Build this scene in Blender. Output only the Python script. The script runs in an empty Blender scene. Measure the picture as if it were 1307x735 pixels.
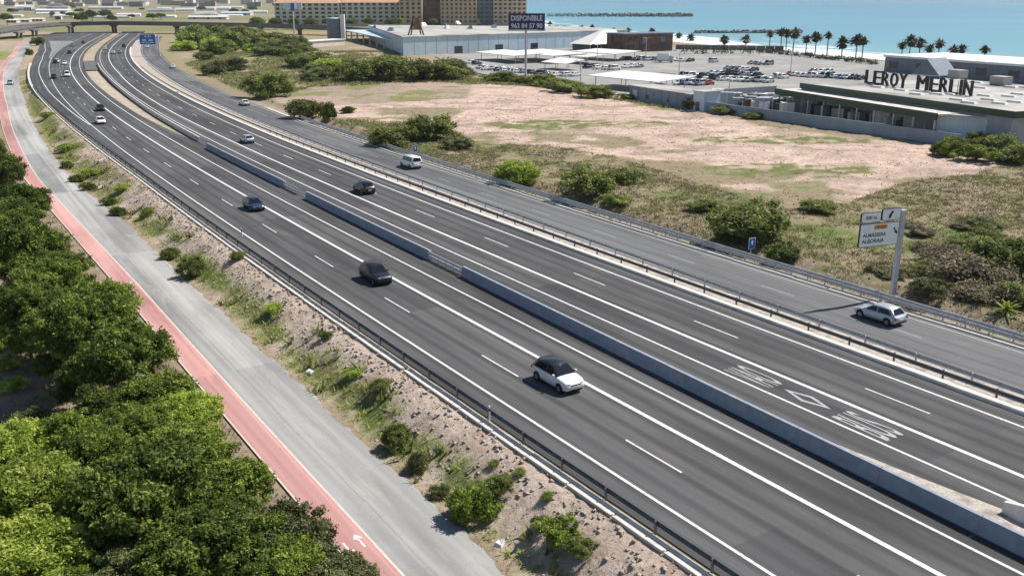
import bpy, bmesh, math, random
import numpy as np
from mathutils import Vector, Matrix
# ---------------------------------------------------------------- camera, sky, sun, exposure
scn = bpy.context.scene
CAM_H = 26.1; FPX = 1200.0; PITCH = math.atan(373.5 / FPX)
cam_d = bpy.data.cameras.new('camera'); cam = bpy.data.objects.new('camera', cam_d)
scn.collection.objects.link(cam); scn.camera = cam
cam.location = (0, 0, CAM_H); cam.rotation_euler = (math.pi/2 - PITCH, 0, 0)
cam_d.sensor_width = 36; cam_d.lens = FPX / 1307 * 36; cam_d.clip_start = 0.5; cam_d.clip_end = 40000
SUN_AZ = math.atan2(0.88, 0.47)      # clockwise from +Y
SUN_EL = math.radians(52)
w = bpy.data.worlds.new('World'); scn.world = w; w.use_nodes = True
nt = w.node_tree; bg = nt.nodes['Background']
sky = nt.nodes.new('ShaderNodeTexSky'); sky.sky_type = 'NISHITA'; sky.sun_disc = False
sky.sun_elevation = SUN_EL; sky.sun_rotation = SUN_AZ; sky.altitude = 0; sky.air_density = 1; sky.dust_density = 0.2
nt.links.new(sky.outputs[0], bg.inputs[0]); bg.inputs[1].default_value = 0.070
sd = bpy.data.lights.new('sun', 'SUN'); sun = bpy.data.objects.new('sun', sd); scn.collection.objects.link(sun)
sd.energy = 4.6; sd.angle = math.radians(0.5); sd.color = (1, 0.945, 0.865)
dv = Vector((math.sin(SUN_AZ)*math.cos(SUN_EL), math.cos(SUN_AZ)*math.cos(SUN_EL), math.sin(SUN_EL)))
sun.rotation_euler = dv.to_track_quat('Z', 'Y').to_euler(); sun.location = dv * 100
vs = scn.view_settings; vs.view_transform = 'Standard'; vs.look = 'None'; vs.exposure = 0.45; vs.gamma = 1; vs.use_curve_mapping = False
random.seed(7); rng = np.random.default_rng(7)
COL = scn.collection
# ---------------------------------------------------------------- helpers
def ground_point(x, y, z=0.0):
    """survey: a spot of the photograph -> its place on the ground (height z)"""
    v = y - 367.5; u = x - 653.5
    t = (CAM_H - z) / (FPX*math.sin(PITCH) + v*math.cos(PITCH))
    return (u*t, (FPX*math.cos(PITCH) - v*math.sin(PITCH))*t)
GP = ground_point
CURVE = [-0.07279650509340163, 0.9140017681501756, -0.33245477509286897, -65.73575016803042, 45.428087875494]
# the motorway alignment: x as a function of y, sampled by arc length
_yy = np.arange(10, 900, 2.0); _xx = np.polyval(CURVE, _yy/100)
_far = _yy > 640
_sl = (np.polyval(CURVE, 6.4) - np.polyval(CURVE, 6.2)) / 20
_xx[_far] = np.polyval(CURVE, 6.4) + _sl*(_yy[_far]-640) * 1.0
RQ = np.stack([_xx, _yy], 1); RS = np.r_[0, np.cumsum(np.hypot(*np.diff(RQ, axis=0).T))]
RT = np.gradient(RQ, axis=0); RT /= np.hypot(RT[:, 0], RT[:, 1])[:, None]
def frame(s):
    x = np.interp(s, RS, RQ[:, 0]); y = np.interp(s, RS, RQ[:, 1])
    if s < 0: x += RT[0, 0]*s; y += RT[0, 1]*s
    t = np.array([np.interp(s, RS, RT[:, 0]), np.interp(s, RS, RT[:, 1])]); t /= np.hypot(*t)
    return np.array([x, y]), t
def at(s, o):
    q, t = frame(s); return (q[0] - t[1]*o, q[1] + t[0]*o)
def heading(s):
    q, t = frame(s); return math.atan2(t[1], t[0])
def road_coords(X, Y):
    X = np.asarray(X, float); Y = np.asarray(Y, float); S = np.empty(X.size); O = np.empty(X.size)
    xf = X.ravel(); yf = Y.ravel()
    for a in range(0, xf.size, 20000):
        dx = xf[a:a+20000, None] - RQ[None, :, 0]; dy = yf[a:a+20000, None] - RQ[None, :, 1]
        i = (dx*dx + dy*dy).argmin(1); k = np.arange(len(i)); tx = RT[i, 0]; ty = RT[i, 1]
        ex = dx[k, i]; ey = dy[k, i]
        S[a:a+20000] = RS[i] + ex*tx + ey*ty; O[a:a+20000] = tx*ey - ty*ex
    return S.reshape(X.shape), O.reshape(X.shape)
def pl(*pts):
    a = [p[0] for p in pts]; b = [p[1] for p in pts]
    return lambda s: np.interp(s, a, b)
# offsets across the road, left positive (metres from the thick bus-lane line)
o_L0 = pl((0, 6.6), (250, 6.8), (345, 6.8), (400, 7.1), (480, 8.0), (554, 8.8), (690, 9.6))
o_ramp = pl((225, 6.9), (246, 7.6), (310, 9.1), (352, 9.7), (395, 10.5), (466, 11.3), (536, 14.3), (611, 21.8), (700, 34))
o_C = pl((0, 9.0), (160, 9.3), (204, 10.0), (267, 11.2), (341, 12.8), (446, 14.2), (538, 18.0), (624, 25.3), (700, 37))
o_I = lambda s: -3.3
o_bar = pl((0, -4.7), (30, -4.9), (60, -5.5), (90, -6.1), (140, -6.5), (186, -6.5))
o_RI = pl((0, -9.4), (230, -9.7), (300, -10.6), (360, -11.3), (700, -11.2))
o_RT = pl((0, -12.6), (240, -12.6), (306, -13.5), (373, -14.9), (700, -15.0))
o_RO = pl((0, -18.9), (187, -18.8), (262, -19.5), (312, -20.2), (400, -21.4), (480, -22.0), (700, -23))
o_sep = pl((0, -21.0), (187, -21.2), (262, -21.9), (312, -22.6), (400, -23.7), (480, -24.3), (700, -25.3))
o_SL = pl((0, -24.3), (75, -24.4), (185, -25.2), (255, -26.2), (344, -28.5), (400, -29.4), (700, -30.5))
o_SR = pl((0, -32.0), (122, -32.2), (206, -32.8), (239, -33.6), (330, -35.2), (472, -37.6), (700, -39))
o_AL = pl((0, 19.9), (110, 20.0), (142, 20.6), (180, 21.6), (240, 21.0), (290, 20.2), (352, 20.8), (420, 22.6), (521, 25.7), (685, 40))
o_AR = pl((0, 15.4), (137, 15.5), (163, 16.6), (193, 17.0), (236, 16.6), (308, 15.7), (376, 16.7), (432, 18.0), (552, 22.6), (700, 38))
z_acc = pl((0, -2.0), (200, -1.9), (330, -1.1), (520, -0.3), (900, -0.2))
o_inL = pl((186, -6.3), (240, -4.9), (330, -4.7), (900, -4.7))         # inner pavement edge, left carriageway
o_inR = pl((186, -6.3), (244, -7.2), (300, -8.6), (352, -9.3), (900, -9.6))   # inner pavement edge, right carriageway
def tagp(o, label=None, cat=None, group=None, kind=None):
    if label: o['label'] = label
    if cat: o['category'] = cat
    if group: o['group'] = group
    if kind: o['kind'] = kind
    return o
def link(name, me, m=None, parent=None, loc=None, rz=None):
    o = bpy.data.objects.new(name, me); COL.objects.link(o)
    if parent is not None: o.parent = parent
    if m is not None and me is not None:
        if not me.materials: me.materials.append(m)
        elif me.materials[0] is not m:
            o.material_slots[0].link = 'OBJECT'; o.material_slots[0].material = m
    if loc is not None: o.location = loc
    if rz is not None: o.rotation_euler = (0, 0, rz)
    return o
def empty(name, loc, rz=0): 
    o = bpy.data.objects.new(name, None); COL.objects.link(o); o.location = loc; o.rotation_euler = (0, 0, rz); o.empty_display_size = 0.3; return o
class MB:
    def __init__(self): self.v = []; self.f = []
    def add(self, vs, fs):
        n = len(self.v); self.v += [tuple(map(float, p)) for p in vs]; self.f += [tuple(i+n for i in f) for f in fs]; return self
    def box(self, x0, x1, y0, y1, z0, z1):
        return self.add([(x0,y0,z0),(x1,y0,z0),(x1,y1,z0),(x0,y1,z0),(x0,y0,z1),(x1,y0,z1),(x1,y1,z1),(x0,y1,z1)],
                        [(0,3,2,1),(4,5,6,7),(0,1,5,4),(1,2,6,5),(2,3,7,6),(3,0,4,7)])
    def prism(self, poly, z0, z1):
        n = len(poly)
        return self.add([(p[0],p[1],z0) for p in poly]+[(p[0],p[1],z1) for p in poly],
                        [tuple(range(n))[::-1], tuple(range(n, 2*n))]+[(i,(i+1)%n,(i+1)%n+n,i+n) for i in range(n)])
    def tube(self, p, q, r0, r1=None, n=8, cap=True):
        r1 = r0 if r1 is None else r1
        p = Vector(p); q = Vector(q); d = (q-p); d = d.normalized() if d.length > 1e-6 else Vector((0,0,1))
        a = d.orthogonal().normalized(); b = d.cross(a)
        vs = []
        for c, r in ((p, r0), (q, r1)):
            for i in range(n):
                t = 2*math.pi*i/n; vs.append(c + a*(r*math.cos(t)) + b*(r*math.sin(t)))
        fs = [(i,(i+1)%n,(i+1)%n+n,i+n) for i in range(n)]
        if cap: fs += [tuple(range(n))[::-1], tuple(range(n, 2*n))]
        return self.add(vs, fs)
    def mesh(self, name, smooth=False):
        me = bpy.data.meshes.new(name); me.from_pydata(self.v, [], self.f); me.validate(); me.update()
        if smooth: me.polygons.foreach_set('use_smooth', [True]*len(me.polygons))
        return me
    def build(self, name, m, parent=None, loc=None, rz=None, smooth=False):
        return link(name, self.mesh(name, smooth), m, parent, loc, rz)
def np_mesh(name, V, Fq, smooth=False):
    """fast mesh of equal-sized faces from arrays"""
    V = np.asarray(V, np.float32); Fq = np.asarray(Fq, np.int32); k = Fq.shape[1]; n = Fq.shape[0]
    me = bpy.data.meshes.new(name); me.vertices.add(len(V)); me.vertices.foreach_set('co', V.ravel())
    me.loops.add(n*k); me.loops.foreach_set('vertex_index', Fq.ravel())
    me.polygons.add(n); me.polygons.foreach_set('loop_start', np.arange(0, n*k, k, dtype=np.int32))
    try: me.polygons.foreach_set('loop_total', np.full(n, k, np.int32))
    except Exception: pass
    if smooth: me.polygons.foreach_set('use_smooth', np.ones(n, bool))
    me.update(calc_edges=True); return me
def set_uv(me, uv_per_vertex):
    l = me.uv_layers.new(name='UVMap'); idx = np.empty(len(me.loops), np.int32); me.loops.foreach_get('vertex_index', idx)
    l.data.foreach_set('uv', np.asarray(uv_per_vertex, np.float32)[idx].ravel())
def ribbon(name, m, s0, s1, oa, ob, z=0.0, step=3.0, nx=1, parent=None, kind=None, thick=0.0):
    """a sheet that follows the road between two offsets; UV = (metres along, metres across)"""
    fa = oa if callable(oa) else (lambda s, c=oa: c); fb = ob if callable(ob) else (lambda s, c=ob: c); fz = z if callable(z) else (lambda s, c=z: c)
    n = max(2, int((s1-s0)/step)+1); ss = np.linspace(s0, s1, n); V = []; U = []
    for s in ss:
        for j in range(nx+1):
            o = fa(s) + (fb(s)-fa(s))*j/nx; p = at(s, o); V.append((p[0], p[1], fz(s))); U.append((s, o))
    F = [(i*(nx+1)+j+1, i*(nx+1)+j, (i+1)*(nx+1)+j, (i+1)*(nx+1)+j+1) for i in range(n-1) for j in range(nx)]
    F = [f[::-1] for f in F] if fa(s0) < fb(s0) else F
    me = np_mesh(name, V, F); set_uv(me, U)
    if len(me.polygons) and me.polygons[0].normal.z < 0: me.flip_normals()
    o = link(name, me, m, parent)
    if kind: o['kind'] = kind
    return o
def sheet(name, m, poly, z, kind=None, parent=None):
    b = MB(); b.add([(p[0], p[1], z) for p in poly], [tuple(range(len(poly)))]); me = b.mesh(name)
    if me.polygons[0].normal.z < 0: me.flip_normals()
    o = link(name, me, m, parent)
    if kind: o['kind'] = kind
    return o
# ---------------------------------------------------------------- materials
def NM(name):
    m = bpy.data.materials.new(name); m.use_nodes = True; n = m.node_tree; return m, n, n.nodes['Principled BSDF']
def nd(n, t, **kw):
    x = n.nodes.new(t)
    for k, v in kw.items():
        if k.startswith('i_'): x.inputs[k[2:].replace('_', ' ')].default_value = v
        else: setattr(x, k, v)
    return x
def ramp(n, stops, src, interp='LINEAR'):
    r = n.nodes.new('ShaderNodeValToRGB'); e = r.color_ramp.elements; r.color_ramp.interpolation = interp
    while len(e) < len(stops): e.new(0.5)
    for k, (p, c) in enumerate(stops): e[k].position = p; e[k].color = (*c, 1) if len(c) == 3 else c
    n.links.new(src, r.inputs[0]); return r.outputs[0]
def mixc(n, a, b, fac, mode='MIX'):
    x = n.nodes.new('ShaderNodeMix'); x.data_type = 'RGBA'; x.blend_type = mode
    for s, v in ((6, a), (7, b), (0, fac)):
        if hasattr(v, 'is_linked'): n.links.new(v, x.inputs[s])
        elif s == 0: x.inputs[0].default_value = v
        else: x.inputs[s].default_value = (*v, 1)
    return x.outputs[2]
def tex_noise(n, vec, scale, detail=4, rough=0.55, dist=0):
    t = nd(n, 'ShaderNodeTexNoise'); t.inputs['Scale'].default_value = scale; t.inputs['Detail'].default_value = detail
    t.inputs['Roughness'].default_value = rough; t.inputs['Distortion'].default_value = dist
    if vec is not None: n.links.new(vec, t.inputs['Vector'])
    return t.outputs[0]
def bump(n, b, src, strength=0.3, dist=0.02):
    x = nd(n, 'ShaderNodeBump'); x.inputs['Strength'].default_value = strength; x.inputs['Distance'].default_value = dist
    n.links.new(src, x.inputs['Height']); n.links.new(x.outputs[0], b.inputs['Normal'])
def mapping(n, vec, sc):
    x = nd(n, 'ShaderNodeMapping'); x.inputs['Scale'].default_value = sc; n.links.new(vec, x.inputs[0]); return x.outputs[0]
def surface(name, c1, c2, scale=1.5, rough=0.8, spec=0.3, metallic=0.0, c3=None, bmp=0.0, big=0.12, coord='Object'):
    """two-tone weathered surface: fine grain plus broad patches"""
    m, n, b = NM(name); tc = nd(n, 'ShaderNodeTexCoord'); geo = nd(n, 'ShaderNodeNewGeometry')
    vec = geo.outputs['Position'] if coord == 'World' else tc.outputs['Object']
    a = tex_noise(n, vec, scale, 5, 0.6); c = ramp(n, [(0.35, c1), (0.68, c2)], a)
    if c3 is not None:
        p = tex_noise(n, vec, scale*big, 3, 0.5); f = ramp(n, [(0.48, (0,0,0)), (0.66, (1,1,1))], p); c = mixc(n, c, c3, f)
    n.links.new(c, b.inputs['Base Color']); b.inputs['Roughness'].default_value = rough
    b.inputs['Specular IOR Level'].default_value = spec; b.inputs['Metallic'].default_value = metallic
    if bmp: bump(n, b, a, bmp, 0.03)
    return m
def plain(name, c, rough=0.5, spec=0.4, metallic=0.0, coat=0.0):
    m, n, b = NM(name); tc = nd(n, 'ShaderNodeTexCoord'); a = tex_noise(n, tc.outputs['Object'], 2.5, 3)
    v = ramp(n, [(0.3, tuple(k*0.9 for k in c)), (0.7, tuple(min(1, k*1.06) for k in c))], a)
    n.links.new(v, b.inputs['Base Color']); b.inputs['Roughness'].default_value = rough; b.inputs['Specular IOR Level'].default_value = spec
    b.inputs['Metallic'].default_value = metallic; b.inputs['Coat Weight'].default_value = coat; b.inputs['Coat Roughness'].default_value = 0.08
    return m
def road_material(name, c_lo, c_hi, c_patch, track=None, crack=0.0, rough=0.85, patches=0.0):
    """asphalt: aggregate grain, long streaks along the lane, worn wheel tracks, broad repairs"""
    m, n, b = NM(name); uv = nd(n, 'ShaderNodeUVMap').outputs[0]; geo = nd(n, 'ShaderNodeNewGeometry')
    g1 = tex_noise(n, geo.outputs['Position'], 9.0, 6, 0.75); base = ramp(n, [(0.3, c_lo), (0.7, c_hi)], g1)
    st = tex_noise(n, mapping(n, uv, (0.012, 1.1, 1)), 1.0, 5, 0.6)
    base = mixc(n, base, c_patch, ramp(n, [(0.36, (0,0,0)), (0.66, (0.9,0.9,0.9))], st))
    br = tex_noise(n, mapping(n, uv, (0.035, 0.16, 1)), 1.0, 4, 0.6)
    base = mixc(n, base, tuple(k*0.62 for k in c_lo), ramp(n, [(0.45, (0,0,0)), (0.7, (0.75,0.75,0.75))], br))
    if patches:
        sp_ = nd(n, 'ShaderNodeSeparateXYZ'); n.links.new(uv, sp_.inputs[0]); cb = nd(n, 'ShaderNodeCombineXYZ')
        for i_, (dv_, sh_) in enumerate(((41.0, 0.0), (patches, 0.0))):
            dm = nd(n, 'ShaderNodeMath', operation='DIVIDE'); n.links.new(sp_.outputs[i_], dm.inputs[0]); dm.inputs[1].default_value = dv_
            fl = nd(n, 'ShaderNodeMath', operation='FLOOR'); n.links.new(dm.outputs[0], fl.inputs[0]); n.links.new(fl.outputs[0], cb.inputs[i_])
        wn = nd(n, 'ShaderNodeTexWhiteNoise', noise_dimensions='2D'); n.links.new(cb.outputs[0], wn.inputs['Vector'])
        base = mixc(n, base, ramp(n, [(0.0, (0.76,0.76,0.77)), (0.55, (1,1,1)), (1.0, (1.17,1.15,1.12))], wn.outputs['Value']), 1.0, 'MULTIPLY')
        # stains and dust: brown-grey blotches drawn out along the lane; tar joints between the lanes
        bl = tex_noise(n, mapping(n, uv, (0.11, 0.55, 1)), 1.0, 6, 0.68, 0.5)
        base = mixc(n, base, (c_hi[0]*1.35, c_hi[1]*1.26, c_hi[2]*1.15), ramp(n, [(0.56, (0,0,0)), (0.74, (0.65,0.65,0.65))], bl))
        dr_ = tex_noise(n, mapping(n, uv, (0.4, 1.9, 1)), 1.0, 5, 0.7)
        base = mixc(n, base, tuple(k*0.5 for k in c_lo), ramp(n, [(0.66, (0,0,0)), (0.78, (0.7,0.7,0.7))], dr_))
        wv_ = nd(n, 'ShaderNodeMath', operation='PINGPONG'); sm_ = nd(n, 'ShaderNodeMath', operation='MULTIPLY_ADD')
        n.links.new(tex_noise(n, mapping(n, uv, (0.15, 0.0, 1)), 1.0, 4, 0.6), sm_.inputs[0]); sm_.inputs[1].default_value = 0.5; n.links.new(sp_.outputs[1], sm_.inputs[2])
        n.links.new(sm_.outputs[0], wv_.inputs[0]); wv_.inputs[1].default_value = patches
        base = mixc(n, tuple(k*0.42 for k in c_lo), base, ramp(n, [(0.0, (0.35,0.35,0.35)), (0.035, (1,1,1))], wv_.outputs[0]))
    if track:
        per, ph, depth = track
        sx = nd(n, 'ShaderNodeSeparateXYZ'); n.links.new(uv, sx.inputs[0])
        ad = nd(n, 'ShaderNodeMath', operation='MULTIPLY_ADD'); n.links.new(sx.outputs[1], ad.inputs[0]); ad.inputs[1].default_value = 2*math.pi/per; ad.inputs[2].default_value = ph
        sn = nd(n, 'ShaderNodeMath', operation='SINE'); n.links.new(ad.outputs[0], sn.inputs[0])
        base = mixc(n, base, tuple(k*0.72 for k in c_lo), ramp(n, [(0.0, (0,0,0)), (1.0, (depth,)*3)], sn.outputs[0]))
    if crack:
        vo = nd(n, 'ShaderNodeTexVoronoi', feature='DISTANCE_TO_EDGE'); vo.inputs['Scale'].default_value = 0.22
        wob = nd(n, 'ShaderNodeMix'); wob.data_type = 'VECTOR'; wob.inputs[0].default_value = 0.25
        nz = nd(n, 'ShaderNodeTexNoise'); nz.inputs['Scale'].default_value = 0.5; nz.inputs['Detail'].default_value = 5
        n.links.new(geo.outputs['Position'], nz.inputs['Vector'])
        vm = nd(n, 'ShaderNodeVectorMath', operation='MULTIPLY_ADD'); n.links.new(nz.outputs['Color'], vm.inputs[0]); vm.inputs[1].default_value = (3, 3, 3)
        n.links.new(geo.outputs['Position'], vm.inputs[2]); n.links.new(vm.outputs[0], vo.inputs['Vector'])
        base = mixc(n, tuple(k*0.55 for k in c_lo), base, ramp(n, [(0.0, (1-crack,)*3), (0.012, (1,1,1))], vo.outputs['Distance']))
    n.links.new(base, b.inputs['Base Color']); b.inputs['Roughness'].default_value = rough; b.inputs['Specular IOR Level'].default_value = 0.25
    bump(n, b, g1, 0.35, 0.01); return m
def paint_material(name, c, wear=0.35):
    m, n, b = NM(name); geo = nd(n, 'ShaderNodeNewGeometry'); a = tex_noise(n, geo.outputs['Position'], 5.0, 6, 0.7)
    a2 = tex_noise(n, geo.outputs['Position'], 0.45, 5, 0.7); k = mixc(n, ramp(n, [(0.34, tuple(x*(1-wear) for x in c)), (0.54, c)], a), tuple(x*0.72 for x in c), ramp(n, [(0.5, (0,0,0)), (0.72, (0.8,0.8,0.8))], a2)); n.links.new(k, b.inputs['Base Color']); b.inputs['Roughness'].default_value = 0.7; return m
def leaf_material(name, c_dark, c_mid, c_light, trans=0.32):
    """leaves: hue varies leaf by leaf and spray by spray"""
    m, n, b = NM(name); at_ = nd(n, 'ShaderNodeAttribute', attribute_name='tint'); oi = nd(n, 'ShaderNodeObjectInfo')
    c = ramp(n, [(0.0, c_dark), (0.5, c_mid), (1.0, c_light)], at_.outputs['Fac'])
    hs = nd(n, 'ShaderNodeHueSaturation'); n.links.new(c, hs.inputs['Color'])
    mr = nd(n, 'ShaderNodeMapRange'); n.links.new(oi.outputs['Random'], mr.inputs[0]); mr.inputs[3].default_value = 0.8; mr.inputs[4].default_value = 1.25
    n.links.new(mr.outputs[0], hs.inputs['Value'])
    n.links.new(hs.outputs[0], b.inputs['Base Color']); b.inputs['Roughness'].default_value = 0.6; b.inputs['Specular IOR Level'].default_value = 0.25
    tr = nd(n, 'ShaderNodeBsdfTranslucent'); n.links.new(hs.outputs[0], tr.inputs[0]); mx = nd(n, 'ShaderNodeMixShader'); mx.inputs[0].default_value = trans
    n.links.new(b.outputs[0], mx.inputs[1]); n.links.new(tr.outputs[0], mx.inputs[2]); n.links.new(mx.outputs[0], n.nodes['Material Output'].inputs[0]); return m
M = {}
M['asphalt'] = road_material('motorway_asphalt', (0.060,0.059,0.060), (0.106,0.104,0.104), (0.126,0.126,0.130), track=(1.65, 0.5, 0.6), patches=3.3)
M['asphalt_service'] = road_material('service_asphalt', (0.105,0.106,0.110), (0.150,0.152,0.156), (0.175,0.178,0.182), track=(1.7, 1.0, 0.4), patches=3.8)
M['asphalt_old'] = road_material('old_grey_asphalt', (0.25,0.25,0.245), (0.345,0.34,0.33), (0.44,0.435,0.42), crack=0.2, patches=4.7)
M['cycle'] = road_material('pink_cycle_surface', (0.46,0.225,0.205), (0.55,0.285,0.262), (0.60,0.36,0.335), patches=2.9)
M['white_line'] = paint_material('white_road_paint', (0.74,0.735,0.72), 0.5)
M['worn_line'] = paint_material('worn_road_paint', (0.42,0.42,0.42), 0.45)
M['cream_line'] = paint_material('cream_path_paint', (0.66,0.58,0.50), 0.25)
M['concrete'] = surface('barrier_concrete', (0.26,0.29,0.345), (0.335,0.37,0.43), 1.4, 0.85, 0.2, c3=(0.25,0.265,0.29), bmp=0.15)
M['pale_concrete'] = surface('pale_concrete', (0.60,0.555,0.50), (0.76,0.71,0.645), 1.3, 0.9, 0.15, c3=(0.48,0.42,0.36), bmp=0.2, big=0.4)
M['gutter'] = surface('gutter_concrete', (0.56,0.515,0.46), (0.72,0.675,0.61), 1.6, 0.9, 0.15, c3=(0.36,0.33,0.29), bmp=0.2, big=0.3)
M['steel'] = surface('galvanised_steel', (0.44,0.45,0.46), (0.58,0.59,0.60), 2.0, 0.55, 0.4, 0.2)
M['dark_steel'] = surface('weathered_dark_steel', (0.10,0.105,0.115), (0.16,0.165,0.175), 2.0, 0.55, 0.4, 0.3)
M['gravel'] = surface('median_gravel', (0.36,0.325,0.285), (0.56,0.505,0.445), 6.0, 0.95, 0.1, c3=(0.29,0.245,0.205), bmp=0.8, big=0.2)
M['black'] = plain('black_plastic', (0.012,0.012,0.013), 0.5, 0.3)
M['rubber'] = plain('tyre_rubber', (0.018,0.018,0.019), 0.85, 0.2)
M['alloy'] = plain('wheel_alloy', (0.45,0.46,0.47), 0.35, 0.5, 0.7)
M['glass'] = plain('tinted_glass', (0.010,0.013,0.018), 0.05, 0.5)
M['lamp'] = plain('lamp_lens', (0.62,0.64,0.66), 0.15, 0.6)
M['tail'] = plain('tail_lens', (0.30,0.02,0.015), 0.2, 0.6)
M['plate'] = plain('number_plate', (0.75,0.75,0.72), 0.4)
for k, c in dict(white=(0.80,0.80,0.79), silver=(0.46,0.50,0.54), dark=(0.010,0.011,0.014), slate=(0.016,0.034,0.075), red=(0.35,0.03,0.02), blue=(0.05,0.12,0.28), grey=(0.22,0.23,0.24), sand=(0.45,0.40,0.33)).items():
    M['paint_'+k] = plain('car_paint_'+k, c, 0.32, 0.5, 0.25 if k in ('silver', 'grey') else 0.0, 0.45)
# ---------------------------------------------------------------- ground, sea
def vnoise(x, y, seed=0):
    """smooth value noise, numpy"""
    xi = np.floor(x).astype(np.int64); yi = np.floor(y).astype(np.int64); fx = x-xi; fy = y-yi
    def h(a, b):
        n = (a*374761393 + b*668265263 + seed*1442695041) & 0x7fffffff
        n = ((n ^ (n >> 13))*1274126177) & 0x7fffffff; return ((n ^ (n >> 16)) & 0xffff)/65535.0
    u = fx*fx*(3-2*fx); v = fy*fy*(3-2*fy)
    return (h(xi, yi)*(1-u)+h(xi+1, yi)*u)*(1-v) + (h(xi, yi+1)*(1-u)+h(xi+1, yi+1)*u)*v
def fbm(x, y, seed=0, oct=4):
    t = 0; a = 0.5
    for k in range(oct): t = t + a*vnoise(x, y, seed+k); x = x*2.03; y = y*2.03; a *= 0.5
    return t/(1-0.5**oct)
SHORE = [(262,150),(250,200),(215,300),(194,369),(182,411),(165,456),(143,512),(116,584),(83,708),(31,830),(5,1000),(-60,1500),(-300,3000),(-1200,8000),(-4000,20000)]
def shore_dist(X, Y): return (X - np.interp(Y, [p[1] for p in SHORE], [p[0] for p in SHORE]))*0.9
def sstep(a, b, x): t = np.clip((x-a)/(b-a), 0, 1); return t*t*(3-2*t)
def height(X, Y, SO=None):
    X = np.asarray(X, float); Y = np.asarray(Y, float)
    S, O = SO if SO is not None else road_coords(X, Y)
    C = o_C(S)+0.35; AR = o_AR(S)-0.3; AL = o_AL(S); ZA = z_acc(S)
    z = np.full(X.shape, -0.08)
    t = np.clip((O-C)/np.maximum(AR-C, 0.5), 0, 1); bank = -0.10 + (ZA+0.02)*sstep(0.05, 0.9, t)
    bank += (fbm(X*0.9, Y*0.9, 3)-0.5)*0.55*np.clip(np.minimum(t*5, (1-t)*4), 0, 1)
    z = np.where(O > C, bank, z); z = np.where(O >= AR, ZA-0.08, z)
    z = z - 0.35*sstep(230, 330, S)*((O > AR-2.5) & (O < AL+4)) - 0.3*sstep(260, 360, S)*((O < C+1) & (O > o_SR(S)-2))
    far_left = np.clip((O-AL-2.3)/3, 0, 1); z = z + far_left*((fbm(X*0.25, Y*0.25, 5)-0.5)*0.7 + 0.05)
    d = o_SR(S)-0.9-O
    ditch = np.interp(d, [0, 0.8, 2.0, 3.0, 4.6, 7, 12], [-0.08, -0.1, -0.6, -0.55, 0.35, 0.3, 0.15])
    fade = 1-sstep(180, 320, S); fl = np.interp(d, [0, 4, 12], [-0.08, 0.0, 0.05])
    rz = ditch*fade + fl*(1-fade) + (fbm(X*0.35, Y*0.35, 9)-0.5)*0.5*np.clip((d-2)/4, 0, 1) + (fbm(X*1.7, Y*1.7, 19, 2)-0.5)*0.3*np.clip((d-3)/3, 0, 1)
    # earth bank beside the slip road, far left of the bare plot
    bx, by = GP(335, 78); rz = rz + 2.2*np.exp(-(((X-bx)/16)**2+((Y-by)/38)**2)*1.2)*(0.6+0.8*fbm(X*0.12, Y*0.12, 33))*np.clip((d-3)/5, 0, 1)
    z = np.where(d > 0, rz, z)
    sh = shore_dist(X, Y); z = np.where(sh > -28, z*(1-sstep(-28, -8, sh)) + sstep(-28, 16, sh)*(-5.5), z)
    return z
def gz(x, y): return float(height(np.array([x]), np.array([y]))[0])
def axis(fine0, fine1, step, lo, hi, g=1.10):
    a = list(np.arange(fine0, fine1+1e-6, step)); d = step
    while a[-1] < hi: d *= g; a.append(a[-1]+d)
    d = step; b = []; x = fine0
    while x > lo: d *= g; x -= d; b.append(x)
    return np.array(b[::-1]+a)
gx = axis(-150, 92, 0.85, -15000, 16000, 1.06); gy = axis(24, 300, 0.85, -400, 26000, 1.035)
GX, GY = np.meshgrid(gx, gy); GS, GO = road_coords(GX, GY); GZ = height(GX, GY, (GS, GO))
def inpoly(X, Y, poly):
    c = np.zeros(X.shape, bool); n = len(poly)
    for i in range(n):
        x0, y0 = poly[i]; x1, y1 = poly[(i+1) % n]
        c ^= ((y0 > Y) != (y1 > Y)) & (X < (x1-x0)*(Y-y0)/((y1-y0) if y1 != y0 else 1e-9)+x0)
    return c
def soft_poly(X, Y, poly, wob, amp, seed):
    nx = (fbm(X/wob, Y/wob, seed)-0.5)*amp; ny = (fbm(X/wob+31, Y/wob+17, seed+8)-0.5)*amp
    return inpoly(X+nx, Y+ny, poly).astype(float)
DIRT = [GP(*q) for q in [(395,112),(560,106),(690,112),(790,130),(890,146),(1000,165),(1100,178),(1215,187),(1285,208),(1250,222),(1150,235),(1080,262),(1000,268),(905,240),(800,205),(700,186),(610,185),(560,158),(430,156),(335,138)]]
PINK = np.array((0.53,0.405,0.335)); OLIVE = np.array((0.31,0.26,0.165)); GREEN = np.array((0.135,0.175,0.050)); BROWN = np.array((0.30,0.235,0.18)); SANDY = np.array((0.46,0.40,0.32)); RUBBLE = np.array((0.52,0.425,0.355))
col = np.empty(GX.shape+(3,)); col[:] = OLIVE*1.1
veg = np.full(GX.shape, 0.55)
nb = fbm(GX/14, GY/14, 21)
d_r = o_SR(GS)-0.9-GO
m_ = (d_r > 0) & (GS < 330); col[m_] = (OLIVE*0.6+BROWN*0.5); veg[m_] = 0.62
m_ = soft_poly(GX, GY, DIRT, 9, 13, 40) > 0.5; m_ &= ~((nb > 0.66) & (d_r < 45)); col[m_] = PINK; mb_ = m_ & (fbm(GX/11, GY/6, 66) < 0.43); col[mb_] = PINK*0.55+BROWN*0.38; mb_ = m_ & (fbm(GX/6, GY/4, 67) > 0.58); col[mb_] = PINK*1.14; veg[m_] = 0.24
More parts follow.
